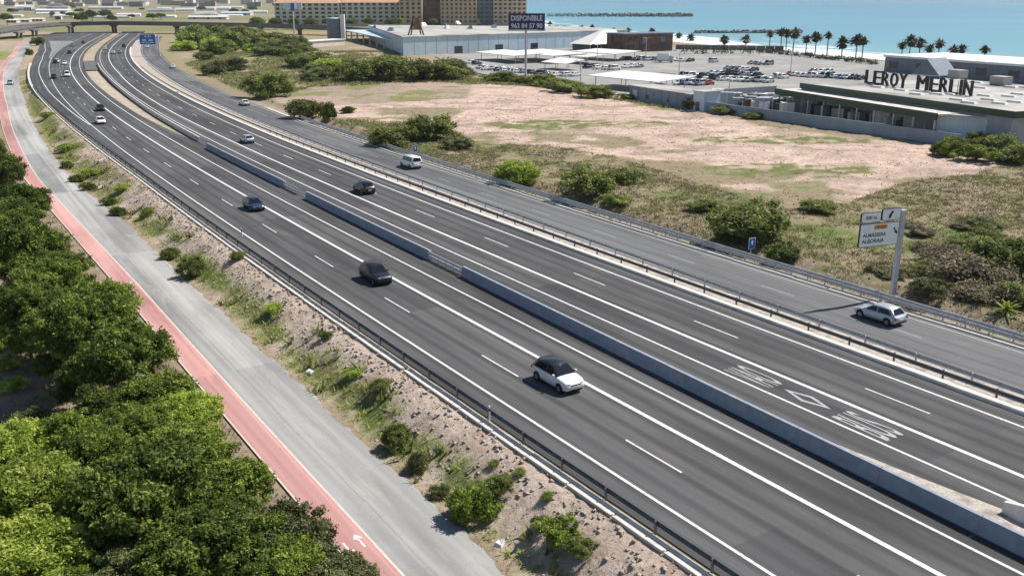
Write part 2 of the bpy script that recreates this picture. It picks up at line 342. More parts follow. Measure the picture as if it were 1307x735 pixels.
m_ = (d_r > 0) & (d_r < 3.6) & (GS < 260); col[m_] = SANDY*0.72; veg[m_] = 0.45
for (px, py, rx, ry) in [(1015,218,11,5),(1010,180,14,4),(560,190,14,7),(820,158,5,3),(700,160,13,6),(1100,300,11,6),(900,250,7,5)]:
    cx, cy = GP(px, py); e = ((GX-cx)/rx)**2+((GY-cy)/ry)**2 + (fbm(GX/4, GY/2.5, 50)-0.5)*3.0; k = (e < 1.4) & (fbm(GX/2.2, GY/1.4, 52) > 0.44); col[k] = GREEN*0.9+OLIVE*0.3; veg[k] = 0.8
m_ = (d_r > 6) & (GS > 235) & (GS < 520) & (GX < -12); q = fbm(GX/25, GY/25, 61); q2 = fbm(GX/9, GY/9, 63); col[m_ & (q2 > 0.5)] = GREEN*0.7+OLIVE*0.45; col[m_ & (q2 <= 0.5)] = BROWN*0.7+SANDY*0.3; col[m_ & (q < 0.4)] = PINK*0.8; veg[m_] = 0.5
tb = (GO-o_C(GS)-0.4)/(o_AR(GS)-o_C(GS)-0.7)
m_ = (tb > -0.05) & (tb < 1.02); col[m_] = RUBBLE*1.08; veg[m_] = 0.10
lumpy = fbm(GS/7, GO/3.0, 71)
m_ = (tb > 0.48) & (tb < 0.86) & (lumpy > 0.47) & (GS < 420); col[m_] = GREEN*1.15+OLIVE*0.2; veg[m_] = 0.8
m_ = (tb > 0.1) & (tb < 0.9) & (GS > 150) & (GS < 420) & (lumpy > 0.36); col[m_] = OLIVE*0.9+GREEN*0.35; veg[m_] = 0.75
m_ = (GO > o_AR(GS)-0.9) & (GO < o_AR(GS)+0.2); col[m_] = BROWN*1.15; veg[m_] = 0.25
m_ = GO > o_AL(GS)+2.0; col[m_] = BROWN*0.95; veg[m_] = 0.35
m_ &= (GS > 330); stripe = np.floor(GY/55+GX/400).astype(int) % 3; col[m_ & (stripe == 0)] = PINK*0.8; col[m_ & (stripe == 1)] = GREEN*1.4; col[m_ & (stripe == 2)] = SANDY*0.8
m_ = (GO < o_inL(GS)) & (GO > o_inR(GS)) & (GS > 186); col[m_] = SANDY*1.05; veg[m_] = 0.15
sh = shore_dist(GX, GY)
m_ = (GY > 730) & (sh < -40); u = np.floor(GY/90 + np.sin(GX/300)*0.7).astype(int) % 4 + 0*GX
for k, c in enumerate((GREEN*0.8+OLIVE*0.35, SANDY*0.62, OLIVE*0.95, GREEN*0.5+SANDY*0.32)): col[m_ & (u == k)] = c
veg[m_] = 0.3
m_ = sh > -16; col[m_] = SANDY*1.1; veg[m_] = 0.05
for _ in range(1):   # soften region borders by one cell
    col[1:-1, 1:-1] = (col[1:-1, 1:-1]*2+col[:-2, 1:-1]+col[2:, 1:-1]+col[1:-1, :-2]+col[1:-1, 2:])/6
ny_, nx_ = GX.shape; idx = np.arange(ny_*nx_).reshape(ny_, nx_)
F = np.stack([idx[:-1, :-1], idx[:-1, 1:], idx[1:, 1:], idx[1:, :-1]], -1).reshape(-1, 4)
gme = np_mesh('ground', np.stack([GX, GY, GZ], -1).reshape(-1, 3), F, smooth=True)
a = gme.attributes.new('soil', 'FLOAT_COLOR', 'POINT'); a.data.foreach_set('color', np.concatenate([col.reshape(-1, 3), np.ones((ny_*nx_, 1))], 1).astype(np.float32).ravel())
a = gme.attributes.new('veg', 'FLOAT', 'POINT'); a.data.foreach_set('value', veg.astype(np.float32).ravel())
m, n, b = NM('ground_soil'); geo = nd(n, 'ShaderNodeNewGeometry').outputs['Position']
soil = nd(n, 'ShaderNodeAttribute', attribute_name='soil').outputs['Color']; vg = nd(n, 'ShaderNodeAttribute', attribute_name='veg').outputs['Fac']
n1 = tex_noise(n, geo, 1.7, 7, 0.72); n2 = tex_noise(n, geo, 0.33, 6, 0.68); n3 = tex_noise(n, geo, 0.07, 4, 0.6); n4 = tex_noise(n, geo, 0.9, 6, 0.7)
c = mixc(n, soil, ramp(n, [(0.25, (0.55,0.52,0.50)), (0.5, (1,1,1)), (0.75, (1.28,1.25,1.22))], n1), 1.0, 'MULTIPLY')
c = mixc(n, c, ramp(n, [(0.28, (0.70,0.66,0.62)), (0.55, (1.0,1.0,1.0)), (0.8, (1.15,1.12,1.1))], n2), 1.0, 'MULTIPLY')
vsum = nd(n, 'ShaderNodeMath', operation='ADD'); n.links.new(vg, vsum.inputs[0])
vmul = nd(n, 'ShaderNodeMath', operation='MULTIPLY_ADD'); n.links.new(n2, vmul.inputs[0]); vmul.inputs[1].default_value = 1.5; vmul.inputs[2].default_value = -1.1; n.links.new(vmul.outputs[0], vsum.inputs[1])
vf = ramp(n, [(0.18, (0,0,0)), (0.5, (0.85,0.85,0.85))], vsum.outputs[0])
gcol = mixc(n, ramp(n, [(0.3, (0.105,0.105,0.042)), (0.6, (0.20,0.175,0.095)), (0.75, (0.30,0.25,0.155))], n4), (0.125,0.170,0.045), ramp(n, [(0.46, (0,0,0)), (0.6, (1,1,1))], n3))
c = mixc(n, c, gcol, vf)
n.links.new(c, b.inputs['Base Color']); b.inputs['Roughness'].default_value = 0.95; b.inputs['Specular IOR Level'].default_value = 0.1
bump(n, b, n1, 1.0, 0.22); M['ground'] = m
tagp(link('ground', gme, m), kind='structure')
# sea: sheet that starts a little inland under the beach and runs out to the horizon
D = np.array((0.93, 0.37)); dd = np.r_[-25, -12, -4, np.arange(0, 130, 5), np.geomspace(140, 22000, 34)]
shp = np.array(SHORE, float); cum = np.r_[0, np.cumsum(np.hypot(*np.diff(shp, axis=0).T))]
al = np.r_[np.arange(0, 1000, 12), np.geomspace(1000, cum[-1], 40)]
SX = np.interp(al, cum, shp[:, 0]); SY = np.interp(al, cum, shp[:, 1])
V = np.stack([SX[:, None]+D[0]*dd[None], SY[:, None]+D[1]*dd[None], np.full((len(al), len(dd)), -1.15)], -1).reshape(-1, 3)
idx = np.arange(len(al)*len(dd)).reshape(len(al), len(dd)); F = np.stack([idx[:-1, :-1], idx[:-1, 1:], idx[1:, 1:], idx[1:, :-1]], -1).reshape(-1, 4)
sme = np_mesh('sea', V, F); set_uv(sme, np.stack([np.repeat(al, len(dd)), np.tile(dd, len(al))], -1))
if sme.polygons[0].normal.z < 0: sme.flip_normals()
m, n, b = NM('sea_water'); uv = nd(n, 'ShaderNodeUVMap').outputs[0]; sx = nd(n, 'ShaderNodeSeparateXYZ'); n.links.new(uv, sx.inputs[0])
deep = nd(n, 'ShaderNodeMapRange'); n.links.new(sx.outputs[1], deep.inputs[0]); deep.inputs[1].default_value = 0; deep.inputs[2].default_value = 2600
geo = nd(n, 'ShaderNodeNewGeometry').outputs['Position']
patch = tex_noise(n, mapping(n, geo, (0.002, 0.006, 1)), 1.0, 5, 0.6)
wc = ramp(n, [(0.0, (0.20,0.35,0.385)), (0.05, (0.130,0.295,0.365)), (0.35, (0.092,0.235,0.325)), (1.0, (0.08,0.195,0.29))], deep.outputs[0])
wc = mixc(n, wc, (0.155,0.31,0.375), ramp(n, [(0.45, (0,0,0)), (0.7, (0.7,0.7,0.7))], patch))
# breaking waves: long lines of foam parallel with the beach, thinning out to sea
wv = tex_noise(n, mapping(n, uv, (0.012, 0.085, 1)), 1.0, 4, 0.55, 0.6); fine = tex_noise(n, geo, 0.35, 6, 0.7)
fade = nd(n, 'ShaderNodeMapRange'); n.links.new(sx.outputs[1], fade.inputs[0]); fade.inputs[1].default_value = -6; fade.inputs[2].default_value = 80; fade.inputs[3].default_value = 0.16; fade.inputs[4].default_value = -0.24
s1 = nd(n, 'ShaderNodeMath', operation='ADD'); n.links.new(wv, s1.inputs[0]); n.links.new(fade.outputs[0], s1.inputs[1])
s2 = nd(n, 'ShaderNodeMath', operation='MULTIPLY_ADD'); n.links.new(fine, s2.inputs[0]); s2.inputs[1].default_value = 0.25; n.links.new(s1.outputs[0], s2.inputs[2])
foam = ramp(n, [(0.60, (0,0,0)), (0.70, (1,1,1))], s2.outputs[0])
n.links.new(mixc(n, wc, (0.80,0.82,0.82), foam), b.inputs['Base Color']); b.inputs['Roughness'].default_value = 0.45; b.inputs['Specular IOR Level'].default_value = 0.22
bump(n, b, tex_noise(n, mapping(n, geo, (0.25, 0.5, 1)), 1.0, 5, 0.6), 0.5, 0.4)
tagp(link('sea', sme, m), kind='structure')
# ---------------------------------------------------------------- carriageways, paths and paint
S0, S1 = -14, 800
b_L = lambda s: o_bar(s)-0.3 if s < 186 else np.interp(s, [186, 240, 330, 900], [-6.8, -5.0, -4.7, -4.7])
b_R = lambda s: o_bar(s)-0.3 if s < 186 else np.interp(s, [186, 244, 300, 352, 900], [-6.8, -7.5, -8.7, -9.4, -9.7])
motorway = ribbon('motorway', M['asphalt'], S0, S1, lambda s: o_C(s)-0.35, b_L, 0.0, 3, 4, kind='structure')
motorway_b = ribbon('motorway', M['asphalt'], S0, S1, b_R, lambda s: o_sep(s)-0.15, 0.0, 3, 4, kind='structure')
service = ribbon('service_road', M['asphalt_service'], S0, 700, lambda s: o_SL(s)+0.75, lambda s: o_SR(s)-0.15, 0.0, 3, 3, kind='structure')
access = ribbon('access_road', M['asphalt_old'], S0, 720, o_AL, lambda s: o_AR(s)+0.10*math.sin(s*0.31)+0.10*math.sin(s*0.83)+0.09*math.sin(s*2.1+1)+0.07*math.sin(s*3.7), lambda s: z_acc(s)+0.0, 0.6, 3, kind='structure')
cycle = ribbon('cycle_path', M['cycle'], S0, 720, lambda s: o_AL(s)+1.95, lambda s: o_AL(s)+0.02, lambda s: z_acc(s)+0.02, 3, 1, kind='structure')
median = ribbon('median_strip', M['gravel'], S0, 640, lambda s: o_sep(s)-0.12, lambda s: o_SL(s)+0.72, 0.03, 3, 2, kind='structure')
def line(par, name, mm, s0, s1, off, wd, z=0.005):
    fz = z if callable(z) else (lambda s: z)
    return ribbon(name, mm, s0, s1, lambda s: off(s)+wd/2, lambda s: off(s)-wd/2, fz, 3, 1, parent=par)
W = M['white_line']
line(motorway, 'edge_line', W, S0, 760, o_L0, 0.20); line(motorway, 'bus_lane_line', W, S0, 760, lambda s: 0.0, 0.33)
line(motorway, 'edge_line', W, S0, 760, o_I, 0.20); line(motorway, 'ramp_line', W, 228, 690, o_ramp, 0.22)
line(motorway_b, 'edge_line', W, S0, 760, o_RI, 0.20); line(motorway_b, 'bus_lane_line', W, S0, 760, o_RT, 0.33); line(motorway_b, 'edge_line', W, S0, 760, o_RO, 0.20)
line(service, 'edge_line', M['worn_line'], 60, 600, lambda s: o_SL(s)+0.1, 0.15); line(service, 'edge_line', M['worn_line'], S0, 600, lambda s: o_SR(s)+0.55, 0.15)
line(cycle, 'edge_line', M['cream_line'], S0, 640, lambda s: o_AL(s)+0.02, 0.14, lambda s: z_acc(s)+0.026)
line(cycle, 'edge_line', M['cream_line'], S0, 640, lambda s: o_AL(s)+1.88, 0.10, lambda s: z_acc(s)+0.026)
for k in range(-3, 32):
    s = 48+16.95*k
    if s > S0: line(motorway, 'lane_dash', W, s, s+5, lambda q: o_L0(q)/2, 0.13)
for k in range(-3, 32):
    s = 45+17.0*k
    if s > S0: line(motorway_b, 'lane_dash', W, s, s+5, lambda q: (o_RT(q)+o_RO(q))/2, 0.13)
for k in range(0, 34): line(service, 'lane_dash', M['worn_line'], 2+13*k, 6+13*k, lambda q: (o_SL(q)+o_SR(q))/2+0.2, 0.10)
for k in range(22):   # hatching between the slip lane and the main lanes
    s = 470+k*8; a0 = o_L0(s)+0.5; a1 = o_ramp(s+6)-2.6
    if a1-a0 > 0.6:
        p = [at(s, a0), at(s+2.2, a0), at(s+8.2, a1), at(s+6, a1)]; sheet('hatch_bar', W, p, 0.005, parent=motorway)
p = [at(392, -4.75), at(392, -9.3), at(448, -9.3), at(448, -4.75)]; sheet('median_crossing', M['asphalt_service'], p, -0.004, kind='structure')
def text_mesh(name, body, size_w, size_h, extrude=0.0, align='CENTER', bold=0.0):
    cu = bpy.data.curves.new(name, 'FONT'); cu.body = body; cu.align_x = align; cu.extrude = extrude; cu.resolution_u = 3; cu.offset = bold
    o = bpy.data.objects.new(name, cu); COL.objects.link(o); dg = bpy.context.evaluated_depsgraph_get(); dg.update()
    me = bpy.data.meshes.new_from_object(o.evaluated_get(dg)); bpy.data.objects.remove(o); bpy.data.curves.remove(cu)
    v = np.empty(len(me.vertices)*3, np.float32); me.vertices.foreach_get('co', v); v = v.reshape(-1, 3)
    lo = v.min(0); hi = v.max(0); v[:, 0] = (v[:, 0]-lo[0])/(hi[0]-lo[0])*size_w-(size_w/2 if align == 'CENTER' else 0); v[:, 1] = (v[:, 1]-lo[1])/(hi[1]-lo[1])*size_h
    me.vertices.foreach_set('co', v.ravel()); me.materials.clear(); me.update(); me.name = name; return me
for word, s in (('BUS', 44.0), ('VAO', 53.6)):
    me = text_mesh('lane_word', word, 1.75, 4.3, bold=0.006); p = at(s, o_RT(s)+1.75); link('lane_word', me, M['worn_line'], motorway_b, (p[0], p[1], 0.006), heading(s)-math.pi/2)
def diamond(s0, s1, oc, wd):
    b_ = MB(); c = (s0+s1)/2
    outer = [at(s0, oc), at(c, oc-wd), at(s1, oc), at(c, oc+wd)]; k = 0.68; inner = [at(c+(s0-c)*k, oc), at(c, oc-wd*k*0.8), at(c+(s1-c)*k, oc), at(c, oc+wd*k*0.8)]
    b_.add([(*q, 0.006) for q in outer+inner], [(i, (i+1) % 4, (i+1) % 4+4, i+4) for i in range(4)]); me = b_.mesh('lane_diamond')
    if me.polygons[0].normal.z < 0: me.flip_normals()
    link('lane_diamond', me, M['worn_line'], motorway_b)
diamond(49.0, 53.0, o_RT(50)+1.7, 0.62)
def arrow(s, oc, sgn):
    zz = z_acc(s)+0.027; P = [(0, .06), (.9, .06), (.9, .28), (1.5, 0), (.9, -.28), (.9, -.06), (0, -.06)]
    sheet('cycle_arrow', W, [at(s+sgn*u, oc+v) for u, v in P], zz, parent=cycle)
for s in (53.8, 110, 165): arrow(s, o_AL(s)+0.55, 1); arrow(s+1.0, o_AL(s)+1.4, -1)
# ---------------------------------------------------------------- barriers and guard rails
def block_mesh(name, L, prof):
    """prof: (across, up) outline, extruded along x, ends chamfered"""
    b_ = MB(); n_ = len(prof); xs = [-L/2, -L/2+0.03, L/2-0.03, L/2]
    for k, x in enumerate(xs):
        f = 0.95 if k in (0, 3) else 1.0
        b_.v += [(x, p[0]*f, p[1]*(0.985 if k in (0, 3) and p[1] > .05 else 1.0)) for p in prof]
    for k in range(3): b_.f += [(k*n_+i, k*n_+(i+1) % n_, (k+1)*n_+(i+1) % n_, (k+1)*n_+i) for i in range(n_)]
    b_.f += [tuple(range(n_))[::-1], tuple(range(3*n_, 4*n_))]
    me = b_.mesh(name); bm_ = bmesh.new(); bm_.from_mesh(me); bmesh.ops.recalc_face_normals(bm_, faces=bm_.faces); bm_.to_mesh(me); bm_.free(); return me
JERSEY = [(-.30, 0), (-.30, .08), (-.20, .28), (-.12, 1.0), (.12, 1.0), (.20, .28), (.30, .08), (.30, 0)]
LOWB = [(-.40, 0), (-.39, .16), (-.34, .24), (.30, .26), (.36, .2), (.38, 0)]
jb = block_mesh('barrier_block', 5.96, JERSEY); lb = block_mesh('barrier_block', 3.97, LOWB); jb2 = block_mesh('barrier_block', 5.96, [(a*0.9, b*0.85) for a, b in JERSEY])
def barrier(s0, s1, off, me, L, label, mm, zz=0.0):
    p = at(s0, off(s0)); root = empty('concrete_barrier', (p[0], p[1], 0)); inv = Vector((p[0], p[1], 0))
    s = s0+L/2; k = 0
    while s < s1-L/2+0.2:
        q = at(s, off(s)); q1 = at(s+1, off(s+1)); q0 = at(s-1, off(s-1)); rz = math.atan2(q1[1]-q0[1], q1[0]-q0[0])
        link('barrier_block', me, mm, root, (q[0]-inv.x, q[1]-inv.y, zz+random.uniform(-.012, .004)), rz); s += L
    if me is jb:
        for se, sg_ in ((s0, -1), (s-L/2, 1)):
            q = at(se+sg_*.04, off(se)); e_ = MB().prism([(-.03, -.2), (.03, -.2), (.03, .2), (-.03, .2)], .1, .95).build('end_plate', M['white_line'], root, (q[0]-inv.x, q[1]-inv.y, 0), heading(se))
    return tagp(root, label, 'barrier')
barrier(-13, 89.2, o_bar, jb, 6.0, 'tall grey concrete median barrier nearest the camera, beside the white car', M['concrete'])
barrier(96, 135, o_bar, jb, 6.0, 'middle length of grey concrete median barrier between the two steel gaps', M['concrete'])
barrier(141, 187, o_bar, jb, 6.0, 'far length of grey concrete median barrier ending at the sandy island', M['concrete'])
barrier(192, 420, lambda s: b_R(s)-0.45, jb2, 6.0, 'pale concrete barrier curving along the sandy median island', M['pale_concrete'])
barrier(-13, 290, lambda s: o_sep(s)+0.12, lb, 4.0, 'low cream concrete barrier beside the slip road, its joints showing', M['pale_concrete'])
lb2 = block_mesh('barrier_block', 11.9, LOWB)
barrier(290, 560, lambda s: o_sep(s)+0.12, lb2, 12.0, 'far low cream concrete barrier round the bend by the slip road', M['pale_concrete'])
# pale barrier end piece at the right edge, on its sandy strip
p = at(35.5, -8.0); eb = MB().prism([(-.1, -.22), (.25, -.3), (1, -.32), (1, .32), (.25, .3), (-.1, .22)], 0, .35)
r_ = empty('concrete_barrier', (p[0], p[1], 0), heading(35)+math.pi)
k_ = MB(); k_.add([(0, -.2, 0), (0, .2, 0), (0, -.14, .62), (0, .14, .62), (.9, -.3, 0), (.9, .3, 0), (.9, -.14, .82), (.9, .14, .82), (14, -.3, 0), (14, .3, 0), (14, -.14, .82), (14, .14, .82)],
      [(0, 1, 3, 2), (0, 2, 6, 4), (1, 5, 7, 3), (2, 3, 7, 6), (4, 6, 10, 8), (5, 9, 11, 7), (6, 7, 11, 10), (8, 10, 11, 9)])
k_.build('end_block', M['pale_concrete'], r_); tagp(r_, 'rounded end of a second pale barrier at the right edge of the picture', 'barrier')
sheet('sandy_strip', M['gravel'], [at(50, -6.55), at(46, -6.1), at(30, -5.6), at(8, -5.4), at(8, -8.4), at(34, -8.4), at(40, -7.6)], 0.006, kind='structure')
def sweep(name, mm, s0, s1, off, prof, parent, base, z=0.0, step=4.0):
    n_ = max(2, int((s1-s0)/step)+1); ss = np.linspace(s0, s1, n_); k = len(prof); b_ = MB()
    for s in ss:
        for (a_, h_) in prof:
            q = at(s, off(s)+a_); b_.v.append((q[0]-base[0], q[1]-base[1], z+h_))
    for i in range(n_-1): b_.f += [(i*k+j, i*k+(j+1) % k, (i+1)*k+(j+1) % k, (i+1)*k+j) for j in range(k)]
    b_.f += [tuple(range(k))[::-1], tuple(range((n_-1)*k, n_*k))]
    me = b_.mesh(name); bm_ = bmesh.new(); bm_.from_mesh(me); bmesh.ops.recalc_face_normals(bm_, faces=bm_.faces); bm_.to_mesh(me); bm_.free(); return link(name, me, mm, parent)
def wbeam(side, zc, h=.31):   # corrugated beam section facing `side`
    d = [0, .05, .08, .05, .0, .05, .08, .05, 0]; zz = [zc-h/2+h*i/8 for i in range(9)]
    return [(side*a_, q) for a_, q in zip(d, zz)] + [(side*(a_-.02), q) for a_, q in zip(d[::-1], zz[::-1])]
post_me = MB().box(-.06, .06, -.05, .05, 0, .78).mesh('post'); cap_me = MB().box(-.08, .08, -.09, .09, .70, .86).mesh('post')
def guardrail(s0, s1, off, side, label, rails, mm, step, post=post_me, pm=None, zz=0.0, s_posts=None):
    p = at(s0, off(s0)); root = empty('guard_rail', (p[0], p[1], 0)); s = s0+1.0
    for zc in rails: sweep('rail', mm, s0, s1, off, wbeam(side, zc), root, p, zz)
    while s < (s_posts or s1):
        q = at(s, off(s)-side*0.07); link('post', post, pm or mm, root, (q[0]-p[0], q[1]-p[1], zz-.04), heading(s)); s += step
    return tagp(root, label, 'guard rail')
guardrail(-13, 330, lambda s: o_C(s)-0.28, -1, 'dark steel guard rail along the left edge of the motorway', (0.60,), M['dark_steel'], 4.0, s_posts=290)
o_Sr = pl((0, -22.7), (40, -22.8), (90, -23.5), (185, -24.3), (255, -25.3), (344, -27.5), (400, -28.4), (700, -29.5))
guardrail(-13, 420, o_Sr, -1, 'galvanised guard rail with tall posts between motorway and slip road', (0.60,), M['steel'], 4.5, s_posts=300)
guardrail(-13, 400, lambda s: o_sep(s)-0.55, 1, 'lower steel rail just behind the cream concrete barrier', (0.55,), M['dark_steel'], 4.0, s_posts=200)
guardrail(-13, 215, lambda s: o_SR(s)-1.2, 1, 'double steel guard rail on the far side of the slip road', (0.38, 0.72), M['steel'], 2.05, s_posts=200)
# steel gates that close the two gaps in the median barrier
for s0, s1, lab in ((89.2, 96.0, 'galvanised steel gate closing the nearer gap in the median barrier'), (135.0, 141.0, 'galvanised steel gate closing the farther gap in the median barrier')):
    p = at(s0, o_bar(s0)); r_ = empty('median_gate', (p[0], p[1], 0))
    for zc in (.35, .72): sweep('rail', M['steel'], s0+.05, s1-.05, o_bar, wbeam(1, zc, .24), r_, p, 0, 2)
    for q in np.linspace(s0+.3, s1-.3, 5): c_ = at(q, o_bar(q)-.07); link('post', post_me, M['steel'], r_, (c_[0]-p[0], c_[1]-p[1], 0), heading(q))
    tagp(r_, lab, 'gate')
# concrete gutters: separate slabs with open joints
slab = block_mesh('kerb_slab', 3.9, [(-.26, -.12), (-.26, .05), (-.16, .06), (-.08, .0), (.12, .0), (.2, .07), (.28, .06), (.28, -.12)])
def slabs(name, s0, s1, off, mm, z, wide=1.0):
    root = empty(name, (0, 0, 0)); root['kind'] = 'structure'; s = s0
    while s < s1:
        q = at(s, off(s)); o_ = link('kerb_slab', slab, mm, root, (q[0], q[1], z+random.uniform(-.02, .02)), heading(s)+random.uniform(-.006, .006)); o_.scale = (1, wide, 1); s += 4.0 if random.random() > .12 else 4.25
slabs('drainage_gutter', -12, 440, lambda s: o_C(s)+0.28, M['gutter'], 0.0, 1.25)
slabs('drainage_gutter', -12, 240, lambda s: o_SR(s)-0.55, M['pale_concrete'], 0.02, 1.45)
# ---------------------------------------------------------------- vegetation
M['leaf_dark'] = leaf_material('dark_tree_leaves', (0.040,0.062,0.010), (0.108,0.150,0.024), (0.275,0.325,0.060))
M['leaf_mid'] = leaf_material('mid_green_leaves', (0.062,0.096,0.013), (0.170,0.228,0.032), (0.360,0.415,0.075))
M['leaf_lime'] = leaf_material('yellow_green_leaves', (0.160,0.220,0.026), (0.345,0.425,0.065), (0.520,0.585,0.140), 0.36)
M['leaf_grey'] = leaf_material('grey_green_leaves', (0.066,0.078,0.026), (0.160,0.178,0.062), (0.300,0.310,0.135))
M['leaf_dry'] = leaf_material('dry_twigs', (0.120,0.098,0.062), (0.230,0.195,0.120), (0.360,0.315,0.200))
M['leaf_shrub'] = leaf_material('shrub_leaves', (0.090,0.112,0.026), (0.205,0.240,0.060), (0.350,0.380,0.125), 0.42)
M['bark'] = surface('bark', (0.10,0.08,0.065), (0.20,0.17,0.14), 6, 0.95, 0.1, bmp=0.6)
def leaves(centres, tints, nl, cr, ls, r, flat=0.8, aspect=0.42, up=0.35):
    n_ = len(centres)*nl; c = np.repeat(centres, nl, 0); off = r.normal(size=(n_, 3))*cr*np.array([1, 1, flat])
    c = c+off; nrm = r.normal(size=(n_, 3))+np.array([0, 0, up*2]); nrm += off/np.maximum(np.linalg.norm(off, axis=1, keepdims=True), 1e-3)*0.6
    nrm /= np.linalg.norm(nrm, axis=1, keepdims=True); a = r.normal(size=(n_, 3)); u = np.cross(nrm, a); u /= np.linalg.norm(u, axis=1, keepdims=True); v = np.cross(nrm, u)
    sz = ls*r.uniform(0.6, 1.35, (n_, 1)); V = np.stack([c+u*sz, c+v*sz*aspect, c-u*sz, c-v*sz*aspect], 1).reshape(-1, 3)
    F = np.arange(n_*4).reshape(-1, 4); t = np.clip(np.repeat(tints, nl)+r.normal(0, 0.16, n_), 0, 1); return V, F, t
def leaf_mesh(name, V, F, t):
    me = np_mesh(name, V, F); a = me.attributes.new('tint', 'FLOAT', 'FACE'); a.data.foreach_set('value', t.astype(np.float32)); return me
def crown_mesh(name, seed, R, H, nc, nl, ls, cr, squash=0.25, lobes=5, sub=0):
    r = np.random.default_rng(seed); lob = r.normal(size=(lobes, 3)); lob[:, 2] *= .6; lob /= np.linalg.norm(lob, axis=1, keepdims=True)
    d = r.normal(size=(nc, 3)); d /= np.linalg.norm(d, axis=1, keepdims=True); d[:, 2] = np.where(d[:, 2] < -0.7, -d[:, 2], d[:, 2])
    bul = 0.66+0.42*np.max(np.clip(d@lob.T, 0, 1)**3, axis=1); rad = bul*r.uniform(0.5, 1.0, nc)**0.55
    c = d*rad[:, None]*np.array([R, R, H])
    if sub:
        sc = r.normal(size=(sub, 3)); sc /= np.linalg.norm(sc, axis=1, keepdims=True); sc[:, 2] = np.abs(sc[:, 2])*.7-.15; sc *= np.array([R, R, H])*.48; sr = r.uniform(.42, .66, sub); k_ = r.integers(0, sub, nc); c = sc[k_]+c*sr[k_][:, None]
    c[:, :2] += r.normal(0, R*.05, (nc, 2)); c += np.array([0, 0, H*squash])
    t = np.clip(r.normal(0.44, 0.24, nc), 0.02, 0.97); return leaf_mesh(name, *leaves(c, t, nl, cr, ls, r))
def trunk_mesh(name, seed, h, r0, limbs, spread):
    r = random.Random(seed); b_ = MB(); p = Vector((0, 0, -0.3)); rad = r0; top = None
    for k in range(4):
        q = p+Vector((r.uniform(-.12, .12), r.uniform(-.12, .12), 1))*((h+.3)/4); b_.tube(p, q, rad, rad*.82, 8, cap=(k in (0, 3))); p = q; rad *= .82
        if k >= 1:
            for _ in range(limbs):
                an = r.uniform(0, 6.28); e = p+Vector((math.cos(an)*spread, math.sin(an)*spread, r.uniform(.5, 1.1)*spread)); mid = (p+e)/2+Vector((0, 0, .15*spread))
                b_.tube(p, mid, rad*.55, rad*.38, 6); b_.tube(mid, e, rad*.38, rad*.1, 5)
    return b_.mesh(name, True)
CR = {'big': [crown_mesh('crown', 100+i, 1, .85, 420, 120, .033, .050, lobes=6+i, sub=7) for i in range(4)],
      'wide': [crown_mesh('crown', 200+i, 1, .75, 400, 120, .032, .050, lobes=9, sub=9) for i in range(2)],
      'shrub': [crown_mesh('foliage', 300+i, 1, .75, 90, 110, .055, .085, .45, 9, 6) for i in range(4)],
      'twig': [crown_mesh('foliage', 400+i, 1, .7, 80, 100, .055, .12, .4, 10, 7) for i in range(2)]}
TR = [trunk_mesh('trunk', 10+i, 1, .05, 2, .38) for i in range(3)]
STEM = trunk_mesh('stem', 77, .5, .05, 2, .3)
def tree(px, py, zc, R, mat, label, group=None, kind='big', var=0, sq=1.0, cat='tree', name='tree'):
    """px,py: where the middle of the crown shows; zc: its height above the ground"""
    x, y = GP(px, py, zc-1.8); zg = gz(x, y); root = empty(name, (x, y, zg), random.uniform(0, 6.28))
    tk = link('trunk', TR[var % 3], M['bark'], root); tk.scale = (R*1.1, R*1.1, max(1.2, zc-R*.1))
    c = link('crown', CR[kind][var % len(CR[kind])], mat, root, (0, 0, zc-R*.2)); k_ = 1.24 if py > 500 else 1.09; c.scale = (R*k_, R*k_, R*sq*1.2); c.rotation_euler = (0, 0, random.uniform(0, 6.28))
    return tagp(root, label, cat, group)
LD, LM_, LL, LG, LS, LY = (M[k] for k in ('leaf_dark', 'leaf_mid', 'leaf_lime', 'leaf_grey', 'leaf_shrub', 'leaf_dry'))
